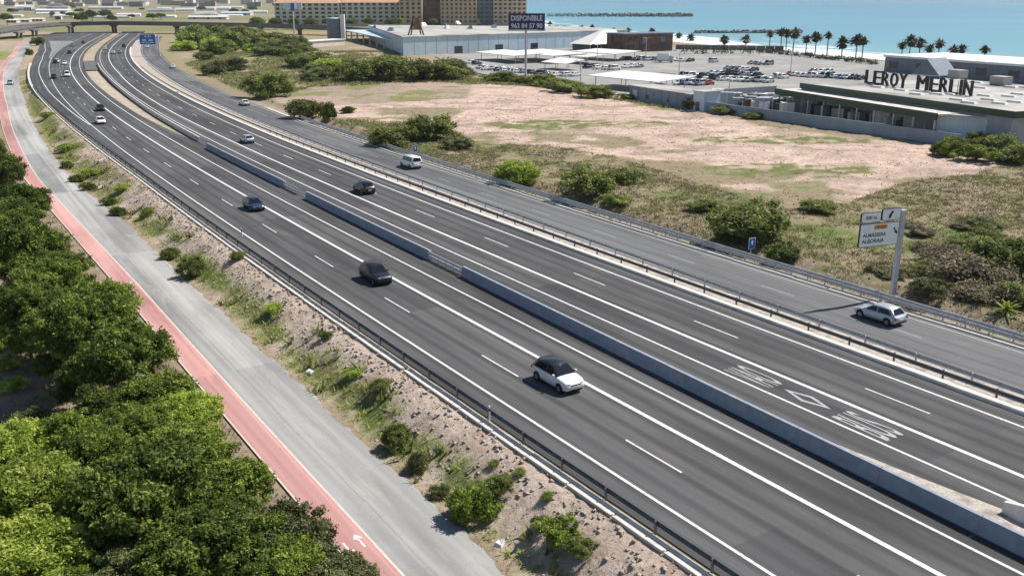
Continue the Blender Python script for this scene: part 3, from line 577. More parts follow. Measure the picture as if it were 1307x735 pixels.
TREES = [
 (8,585,3.0,2.4,LL,'bright yellow-green tree at the left edge, uppermost of the three lime ones'),
 (52,640,3.4,3.0,LL,'large bright yellow-green tree in the lower left corner area'),
 (14,715,3.2,2.8,LL,'bright yellow-green tree cut by the bottom left corner'),
 (95,735,2.6,2.0,LM_,'mid-green tree at the bottom edge right of the lime trees'),
 (190,645,4.0,3.1,LD,'very dark tree in the middle of the near thicket'),
 (135,585,3.4,2.0,LM_,'green tree just right of the uppermost lime tree'),
 (245,575,3.6,2.5,LM_,'sunlit green tree nearest the pink cycle path bend'),
 (300,622,3.4,2.3,LM_,'green tree leaning over the pink path in the lower left'),
 (255,700,3.8,2.6,LD,'dark tree at the bottom, between the dark middle tree and the grey one'),
 (352,688,3.2,2.3,LG,'grey-green tree close to the pink path near the bottom edge'),
 (410,738,2.8,1.9,LG,'grey-green tree cut by the bottom edge beside the cycle arrow'),
 (175,735,3.0,2.1,LG,'pale twiggy tree at the bottom edge under the dark middle tree'),
 (163,458,4.4,3.4,LD,'big dark tree overhanging the worn patch of the pink path'),
 (120,425,4.4,3.6,LD,'broad dark tree left of the overhanging dark tree'),
 (205,505,3.2,2.3,LM_,'green tree below the big dark overhanging tree'),
 (128,390,4.4,3.0,LM_,'bushy sunlit tree above the big dark overhanging tree'),
 (66,366,4.4,3.1,LM_,'bushy green tree half way up the thicket'),
 (30,395,4.2,3.2,LD,'dark tree at the left edge above the clearing'),
 (50,312,4.5,3.2,LM_,'round green tree beside the narrowest stretch of pink path'),
 (18,325,4.6,3.8,LD,'dark tree at the left edge below the thicket top'),
 (26,264,4.6,3.3,LD,'dark tree whose crown touches the pink path in the upper thicket'),
 (8,275,4.6,3.6,LD,'dark tree at the left edge beside the upper thicket'),
 (2,225,4.6,3.4,LD,'topmost dark tree but one of the thicket'),
 (-14,200,4.4,3.4,LM_,'topmost tree of the thicket at the left edge'),
 (110,486,2.6,2.2,LD,'dark tree at the right side of the clearing'),
 (150,515,2.8,2.2,LD,'dark tree below the broad dark one, above the lime belt'),
 (72,425,3.4,2.7,LD,'dark tree right above the clearing'),
 (22,435,2.6,2.0,LM_,'small green tree at the left edge just above the clearing'),
 (60,470,1.9,1.3,LD,'small dark tree in the shade of the clearing'),
 (170,548,3.0,2.3,LM_,'green tree filling the gap above the very dark middle tree'),
 (232,535,2.8,2.1,LL,'yellowish tree at the path edge below the bare verge'),
 (95,568,2.8,2.1,LM_,'green tree between the clearing and the large lime tree'),
 (300,690,3.2,2.4,LM_,'green tree between the leaning tree and the grey one'),
 (130,660,3.4,2.4,LM_,'green tree squeezed between the large lime tree and the dark middle tree'),
 (70,700,3.0,2.4,LL,'yellow-green tree between the bottom corner tree and the large lime tree'),
 (215,600,3.2,2.2,LD,'dark tree behind the sunlit green one'),
 (440,760,2.8,2.0,LG,'grey-green tree crown just entering at the bottom edge by the path'),
 (375,728,3.0,2.1,LM_,'green tree at the bottom edge between two grey-green ones'),
 (80,338,4.0,2.2,LM_,'green tree whose crown hides the path at the thicket middle'),
 (40,345,4.0,3.0,LM_,'green tree in the second line of the thicket middle'),
]
for i, (px, py, zc, R, mm, lab) in enumerate(TREES): tree(px, py, zc, R, mm, lab, 'trees of the thicket left of the cycle path', 'big' if i % 3 else 'wide', i, random.uniform(.85, 1.15))
def shrub(px, py, rpx, mat, label, group, sq=0.9, twig=False, name='shrub'):
    """px,py: foot of the shrub; rpx: its half width as the photo shows it"""
    x, y = GP(px, py); zg = gz(x, y); x, y = GP(px, py, zg); zg = gz(x, y)
    R = rpx*math.hypot(y, CAM_H)/FPX
    root = empty(name, (x, y, zg), random.uniform(0, 6.28)); st = link('stem', STEM, M['bark'], root); st.scale = (R, R, R*.9)
    pool = CR['twig' if twig else 'shrub']; f = link('foliage', random.choice(pool), mat, root, (0, 0, R*.06*sq)); f.scale = (R*1.28, R*1.28, R*sq*1.28)
    return tagp(root, label, 'shrub', group)
GB = 'shrubs on the rubble embankment'
for px, py, r, mm, sq, lab in [
 (247,355,17,LS,1.2,'upright shrub on the embankment with its shadow on the grey road, upper left'),
 (218,330,11,LS,1.2,'small upright shrub above the one casting a shadow on the grey road'),
 (505,572,20,LS,1.2,'leggy green shrub, farthest of the row on the lower embankment'),
 (533,600,14,LG,1.3,'thin twiggy shrub second in the row on the lower embankment'),
 (560,632,13,LG,1.0,'small pale shrub third in the row on the lower embankment'),
 (603,662,30,LM_,1.1,'dense green shrub beside the white scrap on the verge'),
 (640,645,20,LS,.8,'low spreading green shrub behind the dense one on the embankment'),
 (715,706,25,LM_,.9,'bushy green shrub at the bottom of the embankment'),
 (690,690,16,LS,.7,'low shrub left of the bushy green one at the embankment foot'),
 (745,725,18,LS,.7,'low shrub at the bottom edge of the embankment'),
 (630,604,8,LM_,.55,'small dark bush high on the embankment below the reflector post'),
 (662,610,8,LM_,.5,'small dark tuft on the embankment slope right of the reflector post'),
 (700,640,9,LM_,.5,'small dark tuft lower down the slope by the gutter'),
 (488,510,14,LS,.8,'low green bush in the green strip half way along the bank'),
 (455,490,14,LL,.5,'flat yellow-green bush in the green strip of the bank'),
 (350,408,14,LL,.5,'flat lime bush on the bank above the pale scrap'),
 (192,281,9,LL,.8,'rounded lime bush on the upper bank'),
 (150,275,10,LD,.9,'dark bush at the road end of the low hedge'),
 (138,262,9,LD,.9,'dark bush in the low hedge beside the grey road, second from its end'),
 (112,243,9,LD,.9,'dark bush in the middle of the low hedge beside the grey road'),
 (100,232,9,LD,.9,'dark bush in the low hedge beside the grey road, upper half'),
 (86,215,8,LD,.9,'dark bush at the upper end of the low hedge'),
 (160,250,12,LL,.5,'flat yellow-green bush on the upper bank, left one'),
 (120,228,12,LL,.5,'flat yellow-green bush on the upper bank, right of the hedge middle'),
 (88,195,12,LL,.5,'flat yellow-green bush on the upper bank near the bend'),
 (62,152,8,LL,.6,'bright lime tuft on the bank at the bend'),
 (305,330,10,LS,.8,'small green bush on the bank below the grey car'),
 (415,440,9,LD,.7,'dark tuft among the stones half way down the bank'),
 (10,470,16,LL,.8,'lime bush in the clearing at the left edge, upper one'),
 (18,500,18,LL,.8,'lime bush in the clearing at the left edge, lower one'),
 (45,540,22,LG,.7,'grey-green bush at the lower side of the clearing')]:
    shrub(px, py, r*.92, mm, lab, GB, sq*1.12, r < 16 or mm is LG)
GF = 'shrubs of the waste ground'
for px, py, r, mm, sq, tw, lab in [
 (338,124,27,LS,.9,0,'large round shrub at the far end of the slip road verge'),
 (390,152,21,LS,1.0,0,'round dark green shrub beside the slip road, left of the fig-like one'),
 (416,158,11,LD,1.7,0,'tall narrow dark shrub right of the round dark green one'),
 (445,145,8,LD,.9,0,'small dark bush on bare soil near the narrow dark shrub'),
 (505,182,26,LS,.7,0,'spreading green shrub behind the white van'),
 (545,178,30,LS,.8,0,'broad green shrub on the plot edge right of the van'),
 (580,190,18,LG,.6,0,'low grey-green shrub at the plot edge'),
 (660,238,26,LL,1.0,0,'bright round lime-green shrub by the slip road rail'),
 (745,249,34,LS,.8,0,'wide feathery shrub right of the lime-green one'),
 (800,232,20,LS,.7,1,'leaning twiggy shrub on the earth bank'),
 (785,262,20,LS,.5,0,'low shrub on the bank below the leaning one'),
 (900,270,22,LS,.5,0,'low spreading shrub on the bank left of the big one'),
 (955,305,46,LS,.75,0,'big leafy shrub left of the direction sign'),
 (996,337,22,LD,.7,0,'dark round shrub touching the slip road rail'),
 (925,315,13,LM_,.9,0,'small green shrub left of the blue square sign'),
 (1045,270,24,LS,.5,0,'low green shrub behind the direction sign panel'),
 (1200,330,30,LY,.5,1,'dry brown bush right of the sign pole'),
 (1235,365,45,LY,.7,1,'tangle of dry brown brush beside the rail'),
 (1290,352,48,LS,.8,0,'tall green brush at the right edge of the picture'),
 (1262,385,34,LY,.6,1,'dry brush close to the rail at the right'),
 (1305,390,30,LS,.7,0,'green brush low at the right edge'),
 (1160,392,14,LY,.5,1,'small dry brush at the foot of the sign pole'),
 (455,104,28,LS,.7,0,'green shrub in the hedgerow, left of its middle'),
 (500,103,32,LS,.75,0,'large green shrub in the middle of the hedgerow'),
 (545,103,30,LS,.7,0,'olive shrub in the hedgerow, right of its middle'),
 (572,102,22,LG,.8,0,'grey-green shrub ending the hedgerow'),
 (425,92,26,LL,.5,0,'low lime shrub on the bank beyond the bare plot'),
 (395,86,28,LS,.5,0,'low shrub on the green bank near the silo'),
 (690,108,18,LS,.6,0,'green shrub at the foot of the billboard'),
 (720,117,22,LS,.6,0,'green shrub right of the billboard foot'),
 (755,124,22,LS,.55,0,'green shrub between billboard and grey shed'),
 (640,104,16,LS,.6,0,'green shrub left of the billboard foot'),
 (880,140,11,LG,1.0,0,'pale shrub against the grey shed wall'),
 (925,146,14,LS,.6,0,'shrub against the blue-grey wall near the shed'),
 (962,152,14,LS,.5,0,'second shrub against the blue-grey wall'),
 (1245,205,22,LM_,.7,0,'fresh green shrub at the right end of the blue-grey wall'),
 (1275,200,26,LS,.8,0,'olive shrub right of the wall end'),
 (1303,208,24,LS,.8,0,'olive shrub at the right edge beyond the bare soil'),
 (255,62,24,LS,.9,0,'green shrub of the bank beside the overpass, leftmost'),
 (285,63,24,LS,.9,0,'green shrub of the bank beside the overpass, second'),
 (318,60,22,LS,.9,0,'green shrub of the bank beside the overpass, third'),
 (350,62,20,LG,.8,0,'grey-green shrub of the bank beside the overpass'),
 (275,95,16,LG,.8,0,'grey bush on the earth beside the bend'),
 (262,78,12,LS,.8,0,'small bush on the earth above the grey one'),
 (300,90,18,LG,.7,0,'grey bush on the mound'),
 (375,72,20,LG,.6,0,'grey bush near the lamp mast'),
 (50,58,8,LS,1.0,0,'green bush under the overpass ramp'),(38,72,4,LD,1.8,0,'small dark upright bush at the grey road verge')]:
    shrub(px, py, r, mm, lab, GF, sq, tw)
for i in range(34):
    px = random.uniform(236, 392); py = random.uniform(52, 68)+(px-236)*.06; shrub(px, py, random.uniform(9, 17), random.choice((LS, LS, LG, LL)), 'green bush in the dense thicket beside the overpass', 'bushes of the thicket beside the overpass', random.uniform(.6, .95))
for i in range(26):
    px = random.uniform(400, 592); py = random.uniform(88, 104); shrub(px, py, random.uniform(9, 18), random.choice((LS, LL, LG)), 'olive-green bush in the hedgerow beyond the bare plot', 'bushes of the hedgerow beyond the bare plot', random.uniform(.5, .85))
for i in range(14):
    px = random.uniform(630, 800); shrub(px, 101+(px-630)*.14+random.uniform(-2, 3), random.uniform(8, 14), random.choice((LS, LL)), 'low green bush in the strip below the billboard', 'bushes of the strip below the billboard', random.uniform(.5, .8))
for i in range(22):
    px = random.uniform(1130, 1310); py = random.uniform(285, 375); shrub(px, py+(1310-px)*.02, random.uniform(10, 24), random.choice((LY, LS, LG, LS)), 'scrubby bush in the rough ground right of the direction sign', 'scrub right of the direction sign', random.uniform(.4, .7), random.random() < .5)
for i in range(13):
    px = 1205+i*8.5; shrub(px, 190+random.uniform(-6, 12), random.uniform(9, 17), random.choice((LM_, LS, LD, LS)), 'leafy bush in the clump beyond the end of the blue-grey wall', 'bushes beyond the end of the blue-grey wall', random.uniform(.8, 1.2))
# fan palm by the rail at the right edge
def frond(b_, base, az, el, L, wd, droop, n_=5):
    d = Vector((math.cos(az), math.sin(az), 0)); up = Vector((0, 0, 1)); side = Vector((-math.sin(az), math.cos(az), 0)); pts = []
    for i in range(n_+1):
        t = i/n_; e = el-droop*t*t; pts.append((d*(math.cos(el)*L*t)+up*(math.sin(el)*L*t-droop*L*t*t), wd*(0.25+1.5*t*(1-t)+.1*(1-t))))
    vs = []; fs = []
    for c, h in pts: c = c+Vector(base); vs += [c-side*h-up*h*.35, c, c+side*h-up*h*.35]
    for i in range(n_): k = i*3; fs += [(k, k+1, k+4, k+3), (k+1, k+2, k+5, k+4)]
    b_.add(vs, fs)
def palm_crown(name, seed, n_, L, wd, top=0.0, skirt=True):
    r = random.Random(seed); b_ = MB()
    for i in range(n_): frond(b_, (0, 0, top), r.uniform(0, 6.28), r.uniform(-.1, 1.35), L*r.uniform(.75, 1.1), wd, r.uniform(.25, .6))
    if skirt:
        for i in range(n_//2): frond(b_, (0, 0, top-.1), r.uniform(0, 6.28), r.uniform(-1.1, -.5), L*.6, wd, .2)
    me = b_.mesh(name); a = me.attributes.new('tint', 'FLOAT', 'FACE'); a.data.foreach_set('value', [min(1, max(0, r.gauss(.45, .22))) for _ in me.polygons]); return me
M['palm'] = leaf_material('palm_fronds', (0.030,0.040,0.020), (0.065,0.080,0.035), (0.120,0.130,0.060), .15)
x, y = GP(1283, 405); fp = empty('fan_palm', (x, y, gz(x, y))); link('fronds', palm_crown('fronds', 5, 34, 1.7, .16, .3, False), M['leaf_lime'], fp)
link('trunk', MB().tube((0, 0, -.2), (0, 0, .35), .14, .1, 8).mesh('trunk'), M['bark'], fp); tagp(fp, 'bright green fan palm behind the rail at the right edge', 'palm')
pc = [palm_crown('fronds', 20+i, 64, 3.2, .75) for i in range(3)]
ptk = MB().tube((0, 0, -.6), (.08, 0, 2), .30, .24, 8).tube((.08, 0, 2), (.02, .05, 6), .24, .2, 8).mesh('trunk', True)
PALMS = [(982,63,58-4),(996,65,0),(1003,66,0),(1012,67,0),(1028,70,0),(1040,70,0),(1055,72,0),(1074,75,0),(1092,76,0),(1100,77,0),(1150,76,0),(1160,77,0),(1172,78,0),(1185,80,0),(1196,82,0),(1214,82,0),(1226,82,0),(1255,84,0),
         (925,55,0),(952,55,0),(882,50,0),(866,47,0),(802,40,0),(832,41,0),(783,40,0),(756,38,0),(742,36,0),(702,30,0)]
ORD = 'first second third fourth fifth sixth seventh eighth ninth tenth eleventh twelfth thirteenth fourteenth'.split()
for i, (px, py, _) in enumerate(PALMS):
    x, y = GP(px, py); r_ = empty('palm_tree', (x, y, gz(x, y)), random.uniform(0, 6.28)); k = random.uniform(1.05, 1.55) if px > 975 else random.uniform(.8, 1.2)
    t = link('trunk', ptk, M['bark'], r_); t.scale = (1, 1, k); c = link('fronds', pc[i % 3], M['palm'], r_, (.02, .05, 6*k)); c.scale = (.8+.45*random.random(),)*3
    c.rotation_euler = (random.uniform(-.15, .15), .18, 0)
    where = 'among those behind the store roof' if px > 1140 else ('in the beach row before the roof letters' if px > 975 else 'of the scattered palms beyond the car park')
    grp = [q[0] for q in PALMS if (q[0] > 1140) == (px > 1140) and (q[0] > 975) == (px > 975)]; tagp(r_, f'palm, {ORD[sorted(grp).index(px)]} from the left {where}', 'palm', f'palms {where}')
HARD = [GP(*q, .25) for q in [(510,76),(515,60),(700,58),(870,56),(1110,76),(1420,110),(1420,185),(1196,186),(1050,166),(896,144),(800,128),(690,108),(640,100),(590,92)]]
# grass, weeds and rubble too many to count
def tufts(name, pts, mat, hmin, hmax, seed, blades=7):
    r = np.random.default_rng(seed); n_ = len(pts)*blades; c = np.repeat(pts, blades, 0)+r.normal(0, .22, (n_, 3))*np.array([1, 1, 0]); h = r.uniform(hmin, hmax, n_)
    an = r.uniform(0, 6.28, n_); wd = h*.16+.02; ln = r.normal(0, .7, (n_, 2))*h[:, None]
    dx = np.stack([np.cos(an)*wd, np.sin(an)*wd, np.zeros(n_)], 1); tip = c+np.concatenate([ln, h[:, None]], 1); mid = c+np.concatenate([ln*.4, h[:, None]*.55], 1)
    V = np.stack([c-dx-[0, 0, .03], c+dx-[0, 0, .03], tip], 1).reshape(-1, 3); F = np.arange(n_*3).reshape(-1, 3)
    me = np_mesh(name, V, F); a = me.attributes.new('tint', 'FLOAT', 'FACE'); a.data.foreach_set('value', np.clip(r.normal(.45, .25, n_), 0, 1).astype(np.float32)); return link(name, me, mat)
def scatter(n_, x0, x1, y0, y1, keep, seed):
    r = np.random.default_rng(seed); X = r.uniform(x0, x1, n_); Y = r.uniform(y0, y1, n_); S, O = road_coords(X, Y); k = keep(X, Y, S, O, r); X, Y, S, O = X[k], Y[k], S[k], O[k]
    return np.stack([X, Y, height(X, Y, (S, O))], 1)
def bank_t(S, O): return (O-o_C(S)-.4)/(o_AR(S)-o_C(S)-.7)
green_bank = scatter(190000, -165, 14, 25, 330, lambda X, Y, S, O, r: (bank_t(S, O) > .42) & (bank_t(S, O) < .92) & (fbm(S/7, O/3.0, 71) > .44) & (r.uniform(size=X.size) < .9), 1)
tagp(tufts('bank_grass', green_bank, M['leaf_lime'], .06, .3, 11, 7), 'green weeds and grass growing along the embankment', 'grass', kind='stuff')
dry_bank = scatter(110000, -165, 14, 25, 330, lambda X, Y, S, O, r: (bank_t(S, O) > .05) & (bank_t(S, O) < 1.05) & (r.uniform(size=X.size) < .33), 2)
tall = scatter(30000, -100, 14, 25, 230, lambda X, Y, S, O, r: (bank_t(S, O) > .3) & (bank_t(S, O) < 1.0) & (fbm(X/1.6, Y/1.6, 73) > .6) & (r.uniform(size=X.size) < .5), 10)
tagp(tufts('tall_weeds', tall, M['leaf_shrub'], .25, .85, 18, 8), 'taller ragged weeds in clumps along the embankment', 'weeds', kind='stuff')
tagp(tufts('dry_grass', dry_bank, M['leaf_dry'], .05, .22, 12, 5), 'dry grass between the stones of the embankment', 'grass', kind='stuff')
def fieldkeep(thr, lo, hi, seed): return lambda X, Y, S, O, r: (o_SR(S)-.9-O > lo) & (o_SR(S)-.9-O < hi) & (fbm(X/5, Y/5, seed) > thr) & ((inpoly(X, Y, DIRT) == False) | (r.uniform(size=X.size) < .02)) & (Y < 260) & (X < 100)
f1 = scatter(90000, -30, 100, 45, 260, fieldkeep(.47, 2.2, 70, 81), 3); tagp(tufts('field_weeds', f1, M['leaf_shrub'], .06, .32, 13, 6), 'green weeds spread over the waste ground', 'weeds', kind='stuff')
f2 = scatter(120000, -30, 100, 45, 260, fieldkeep(.40, 1.6, 80, 83), 4); tagp(tufts('dry_weeds', f2, M['leaf_dry'], .06, .30, 14, 6), 'dry straw-coloured weeds on the waste ground', 'weeds', kind='stuff')
fw = scatter(70000, -130, 40, 190, 470, lambda X, Y, S, O, r: (o_SR(S)-.9-O > 4) & (inpoly(X, Y, DIRT) == False) & (inpoly(X, Y, HARD) == False) & (fbm(X/8, Y/8, 87) > .42), 9); k_ = len(fw)//2
tagp(tufts('far_weeds', fw[:k_], M['leaf_shrub'], .25, .9, 16, 5), 'rough green scrub on the far waste ground', 'scrub', kind='stuff'); tagp(tufts('far_dry_scrub', fw[k_:], M['leaf_dry'], .25, .8, 17, 5), 'rough dry scrub on the far waste ground', 'scrub', kind='stuff')
fl = scatter(60000, -120, -12, 30, 190, lambda X, Y, S, O, r: (O > o_AL(S)+2.3) & (O < o_AL(S)+26) & (fbm(X/3, Y/3, 85) > .5), 5); tagp(tufts('thicket_undergrowth', fl, M['leaf_grey'], .1, .4, 15, 5), 'undergrowth beneath the thicket trees', 'undergrowth', kind='stuff')
def rocks(name, P, smin, smax, mat, seed):
    r = np.random.default_rng(seed); n_ = len(P); base = np.array([(1,0,0),(-1,0,0),(0,1,0),(0,-1,0),(0,0,1),(0,0,-1)], float)
    fc = np.array([(0,2,4),(2,1,4),(1,3,4),(3,0,4),(2,0,5),(1,2,5),(3,1,5),(0,3,5)]); s = r.uniform(smin, smax, (n_, 1, 1))*r.uniform(.5, 1.3, (n_, 6, 1))
    an = r.uniform(0, 6.28, n_); c, sn = np.cos(an), np.sin(an); v = base[None]*s*np.array([1, .8, .55]); x = v[..., 0]*c[:, None]-v[..., 1]*sn[:, None]; y = v[..., 0]*sn[:, None]+v[..., 1]*c[:, None]
    V = np.stack([x, y, v[..., 2]], -1)+P[:, None, :]; F = (fc[None]+np.arange(n_)[:, None, None]*6).reshape(-1, 3); return link(name, np_mesh(name, V.reshape(-1, 3), F), mat)
M['stone'] = surface('rubble_stone', (0.34,0.28,0.235), (0.56,0.47,0.395), 1.1, .95, .1, c3=(0.33,0.305,0.285), coord='World', big=.6, bmp=.4)
bank_r = scatter(90000, -75, 16, 24, 190, lambda X, Y, S, O, r: (bank_t(S, O) > .03) & (bank_t(S, O) < .9) & (r.uniform(size=X.size) < .75*(1.1-bank_t(S, O))), 6)
tagp(rocks('rubble', bank_r, .05, .25, M['stone'], 21), 'loose stone rubble covering the embankment slope', 'rubble', kind='stuff')
fr = scatter(26000, -30, 100, 60, 260, lambda X, Y, S, O, r: (o_SR(S)-.9-O > 3) & (fbm(X/4, Y/4, 91) > .52) & (X < 95), 7)
tagp(rocks('clods', fr, .05, .20, M['stone'], 22), 'earth clods and stones strewn over the bare plot', 'stones', kind='stuff')
dr = scatter(7000, -25, 60, 45, 190, lambda X, Y, S, O, r: (np.abs(o_SR(S)-.9-O-4.0) < 1.1) & (S < 190), 8)
tagp(rocks('ditch_stones', dr, .08, .30, M['stone'], 23), 'grey stones lining the ditch beside the slip road', 'stones', kind='stuff')
M['scrap'] = plain('white_scrap', (.7, .7, .7), .6)
for px, py, lab in ((638,692,'white crumpled scrap lying on the verge beside the dense shrub'), (396,476,'pale broken slab lying beside the grey road')):
    x, y = GP(px, py, -1.9); b_ = MB(); b_.add([(-.35,-.2,0),(.3,-.25,0),(.4,.2,0),(-.2,.3,0),(-.25,-.15,.16),(.2,-.2,.3),(.3,.15,.12),(-.15,.2,.22)], [(0,3,2,1),(4,5,6,7),(0,1,5,4),(1,2,6,5),(2,3,7,6),(3,0,4,7)])
    tagp(b_.build('scrap_slab', M['scrap'], None, (x, y, gz(x, y)+.02), random.uniform(0, 6)), lab, 'debris')
# ---------------------------------------------------------------- vehicles (+x is forward)
STY = {
 'suv':   dict(L=4.25, W=1.82, H=1.64, belt=1.04, hood=.98, nose=.72, ws=.235, rf=.055, rr=-.36, rb=-.475, tail=.98),
 'hatch': dict(L=4.15, W=1.76, H=1.47, belt=.92, hood=.84, nose=.58, ws=.25, rf=.065, rr=-.34, rb=-.475, tail=.90),
 'sedan': dict(L=4.50, W=1.80, H=1.44, belt=.90, hood=.82, nose=.56, ws=.22, rf=.05, rr=-.22, rb=-.38, tail=.93),
 'van':   dict(L=4.75, W=1.90, H=1.92, belt=1.10, hood=1.02, nose=.72, ws=.33, rf=.20, rr=-.47, rb=-.492, tail=1.08)}
def car_parts(k):
    p = STY[k]; L, W, H = p['L'], p['W']/2, p['H']; bt, hd, ns, tl = p['belt'], p['hood'], p['nose'], p['tail']
    st = [(-.5,.46,tl*.80,.80),(-.49,.34,tl*.93,.90),(-.455,.28,tl,.955),(-.36,.24,bt+.01,.99),(-.18,.22,bt,1),(.02,.22,bt,1),(p['ws']-.02,.22,bt-.005,1),(p['ws']+.06,.22,hd+.02,.99),(.40,.24,hd-.04,.96),(.455,.27,ns+.13,.90),(.487,.33,ns+.03,.82),(.5,.40,ns-.06,.72)]
    b_ = MB(); n_ = 15
    for t, zb, zt, wf in st:
        w_ = W*wf; h = zt-zb; prof = [(.0,zb),(.82*w_,zb),(.96*w_,zb+.07),(w_,zb+.42*h),(.99*w_,zb+.72*h),(.955*w_,zt-.05),(.86*w_,zt-.005),(.5*w_,zt+.02)]
        ring = [(y, z) for y, z in prof]+[(0, zt+.028)]+[(-y, z) for y, z in prof[:0:-1]]; n_ = len(ring); b_.v += [(t*L, y, z) for y, z in ring]
    for i in range(len(st)-1): b_.f += [(i*n_+j, (i+1)*n_+j, (i+1)*n_+(j+1) % n_, i*n_+(j+1) % n_) for j in range(n_)]
    b_.f += [tuple(range(n_)), tuple(range((len(st)-1)*n_, len(st)*n_))[::-1]]
    out = {'body': fix(b_.mesh('body', True))}
    xf0, xf1, xr1, xr0 = p['ws']*L, p['rf']*L, p['rr']*L, p['rb']*L; wb, wt = W*.93, W*.74
    c = MB(); sec = [(xr0, bt-.04, .02), (xr1, H-.02, 1), ((xr1+xf1)/2, H, 1), (xf1, H-.025, 1), (xf0, bt-.04, .02)]; m_ = 0
    for x, zt, f in sec:
        z0 = bt-.04; sh = z0+(zt-z0)*.9; ws_ = wb+(wt-wb)*f
        ring = [(wb, z0), (ws_, sh), (ws_*.86, zt), (0, zt+.025*f), (-ws_*.86, zt), (-ws_, sh), (-wb, z0)]; m_ = len(ring); c.v += [(x, y, z) for y, z in ring]
    for i in range(len(sec)-1): c.f += [(i*m_+j, (i+1)*m_+j, (i+1)*m_+j+1, i*m_+j+1) for j in range(m_-1)]
    out['roof'] = fix(c.mesh('roof', True))
    def quad(nm, pts, push):
        v = [Vector(q) for q in pts]; nn = (v[1]-v[0]).cross(v[-1]-v[0]).normalized()
        if nn.dot(Vector(push)) < 0: nn = -nn
        mb = MB(); t = [q+nn*.014 for q in v]; bk = [q-nn*.02 for q in v]; k = len(v); mb.add(t+bk, [tuple(range(k)), tuple(range(k, 2*k))[::-1]]+[(i, (i+1) % k, (i+1) % k+k, i+k) for i in range(k)]); return fix(mb.mesh(nm))
    def lerp(a, b, t): return tuple(x+(y-x)*t for x, y in zip(a, b))
    F0, F1 = (xf0, wb, bt-.03), (xf1, wt*.86, H-.025); R0, R1 = (xr0, wb, bt-.03), (xr1, wt*.86, H-.02); mir = lambda q: (q[0], -q[1], q[2])
    def scr(a, b, lo, hi, k): p0 = lerp(a, b, lo); p1 = lerp(a, b, hi); p0 = (p0[0], p0[1]*k, p0[2]); p1 = (p1[0], p1[1]*k, p1[2]); return [p0, p1, mir(p1), mir(p0)]
    out['windscreen'] = quad('windscreen', scr(F0, F1, .06, .93, .93), (1, 0, .3)); out['rear_window'] = quad('rear_window', scr(R0, R1, .22 if k != 'sedan' else .1, .9, .88), (-1, 0, .2))
    sl, sh = bt+.0, bt-.04+(H-bt+.02)*.88
    def sp(x, t): return (x, wb+(wt-wb)*t*1.0+.004, sl+(sh-sl)*t)
    fa = lambda t: xf0-.14*L*.2-(xf0-xf1)*.92*t-.05; ra = lambda t: xr0+.12+(xr1-xr0)*.95*t+(.16 if k != 'sedan' else .04)
    xb = -.06*L if k != 'van' else .06*L
    out['sideL_f'] = quad('side_window', [sp(xb+.06, .06), sp(fa(.06), .06), sp(fa(.93), .93), sp(xb+.06, .93)], (0, 1, .3))
    out['sideL_r'] = quad('side_window', [sp(ra(.06), .06), sp(xb-.06, .06), sp(xb-.06, .93), sp(ra(.93), .93)], (0, 1, .3))
    for q in ('f', 'r'):
        me = out['sideL_'+q].copy(); v = np.empty(len(me.vertices)*3, np.float32); me.vertices.foreach_get('co', v); v[1::3] *= -1; me.vertices.foreach_set('co', v); me.flip_normals(); me.name = 'side_window'; out['sideR_'+q] = me
    out['bumper'] = MB().box(.462*L, .497*L, -W*.62, W*.62, .30, ns-.16).box(-.5*L, -.475*L, -W*.78, W*.78, .30, .44).mesh('bumper')
    out['grille'] = MB().box(.475*L, .503*L, -W*.45, W*.45, ns-.07, ns+.005).mesh('grille')
    for s, q in ((1, 'L'), (-1, 'R')):
        out['hl'+q] = fix(MB().prism([(.448*L, s*W*.86), (.492*L, s*W*.62), (.494*L, s*W*.5), (.455*L, s*W*.55)], ns-.03, ns+.105).mesh('headlight'))
        out['tl'+q] = MB().box(-.499*L, -.468*L, min(s*W*.62, s*W*.93), max(s*W*.62, s*W*.93), tl-.25, tl-.05).mesh('tail_light')
        out['mi'+q] = MB().box(xf0-.30, xf0-.14, min(s*W*.98, s*W*1.12), max(s*W*.98, s*W*1.12), bt+.02, bt+.15).mesh('mirror')
    out['plate'] = MB().box(-.507*L, -.497*L, -.26, .26, .58, .69).mesh('number_plate'); out['sill'] = MB().box(-.28*L, .27*L, -W*1.004, W*1.004, .2, .30).mesh('sill'); return out
def fix(me):
    bm_ = bmesh.new(); bm_.from_mesh(me); bmesh.ops.remove_doubles(bm_, verts=bm_.verts, dist=1e-4); bmesh.ops.recalc_face_normals(bm_, faces=bm_.faces); bm_.to_mesh(me); bm_.free(); return me
def disc(nm, r0, w0, r1=None):
    b_ = MB(); n_ = 18; prof = [(r0*.62, -w0), (r0*.93, -w0), (r0, -w0*.7), (r0, w0*.7), (r0*.93, w0), (r0*.62, w0)] if r1 is None else [(.01, -w0), (r1, -w0), (r1, w0), (.01, w0)]
    for r, y in prof: b_.v += [(r*math.cos(6.2832*i/n_), y, r*math.sin(6.2832*i/n_)) for i in range(n_)]
    k = len(prof)
    for j in range(k-1 if r1 else k): b_.f += [(j*n_+i, j*n_+(i+1) % n_, ((j+1) % k)*n_+(i+1) % n_, ((j+1) % k)*n_+i) for i in range(n_)]
    return fix(b_.mesh(nm))
TYRE = disc('tyre', .325, .105); HUB = disc('rim', .2, .10, .205); ARCH = disc('wheel_arch', .39, .015, .385)
spk = MB()
for i in range(5): a_ = 6.2832*i/5; spk.add([(math.cos(a_+d)*r, y, math.sin(a_+d)*r) for y in (-.112, .112) for r, d in ((.03, -.6), (.2, -.16), (.2, .16), (.03, .6))], [(0,1,2,3),(7,6,5,4),(0,4,5,1),(1,5,6,2),(2,6,7,3),(3,7,4,0)])
SPOKE = fix(spk.mesh('spokes'))
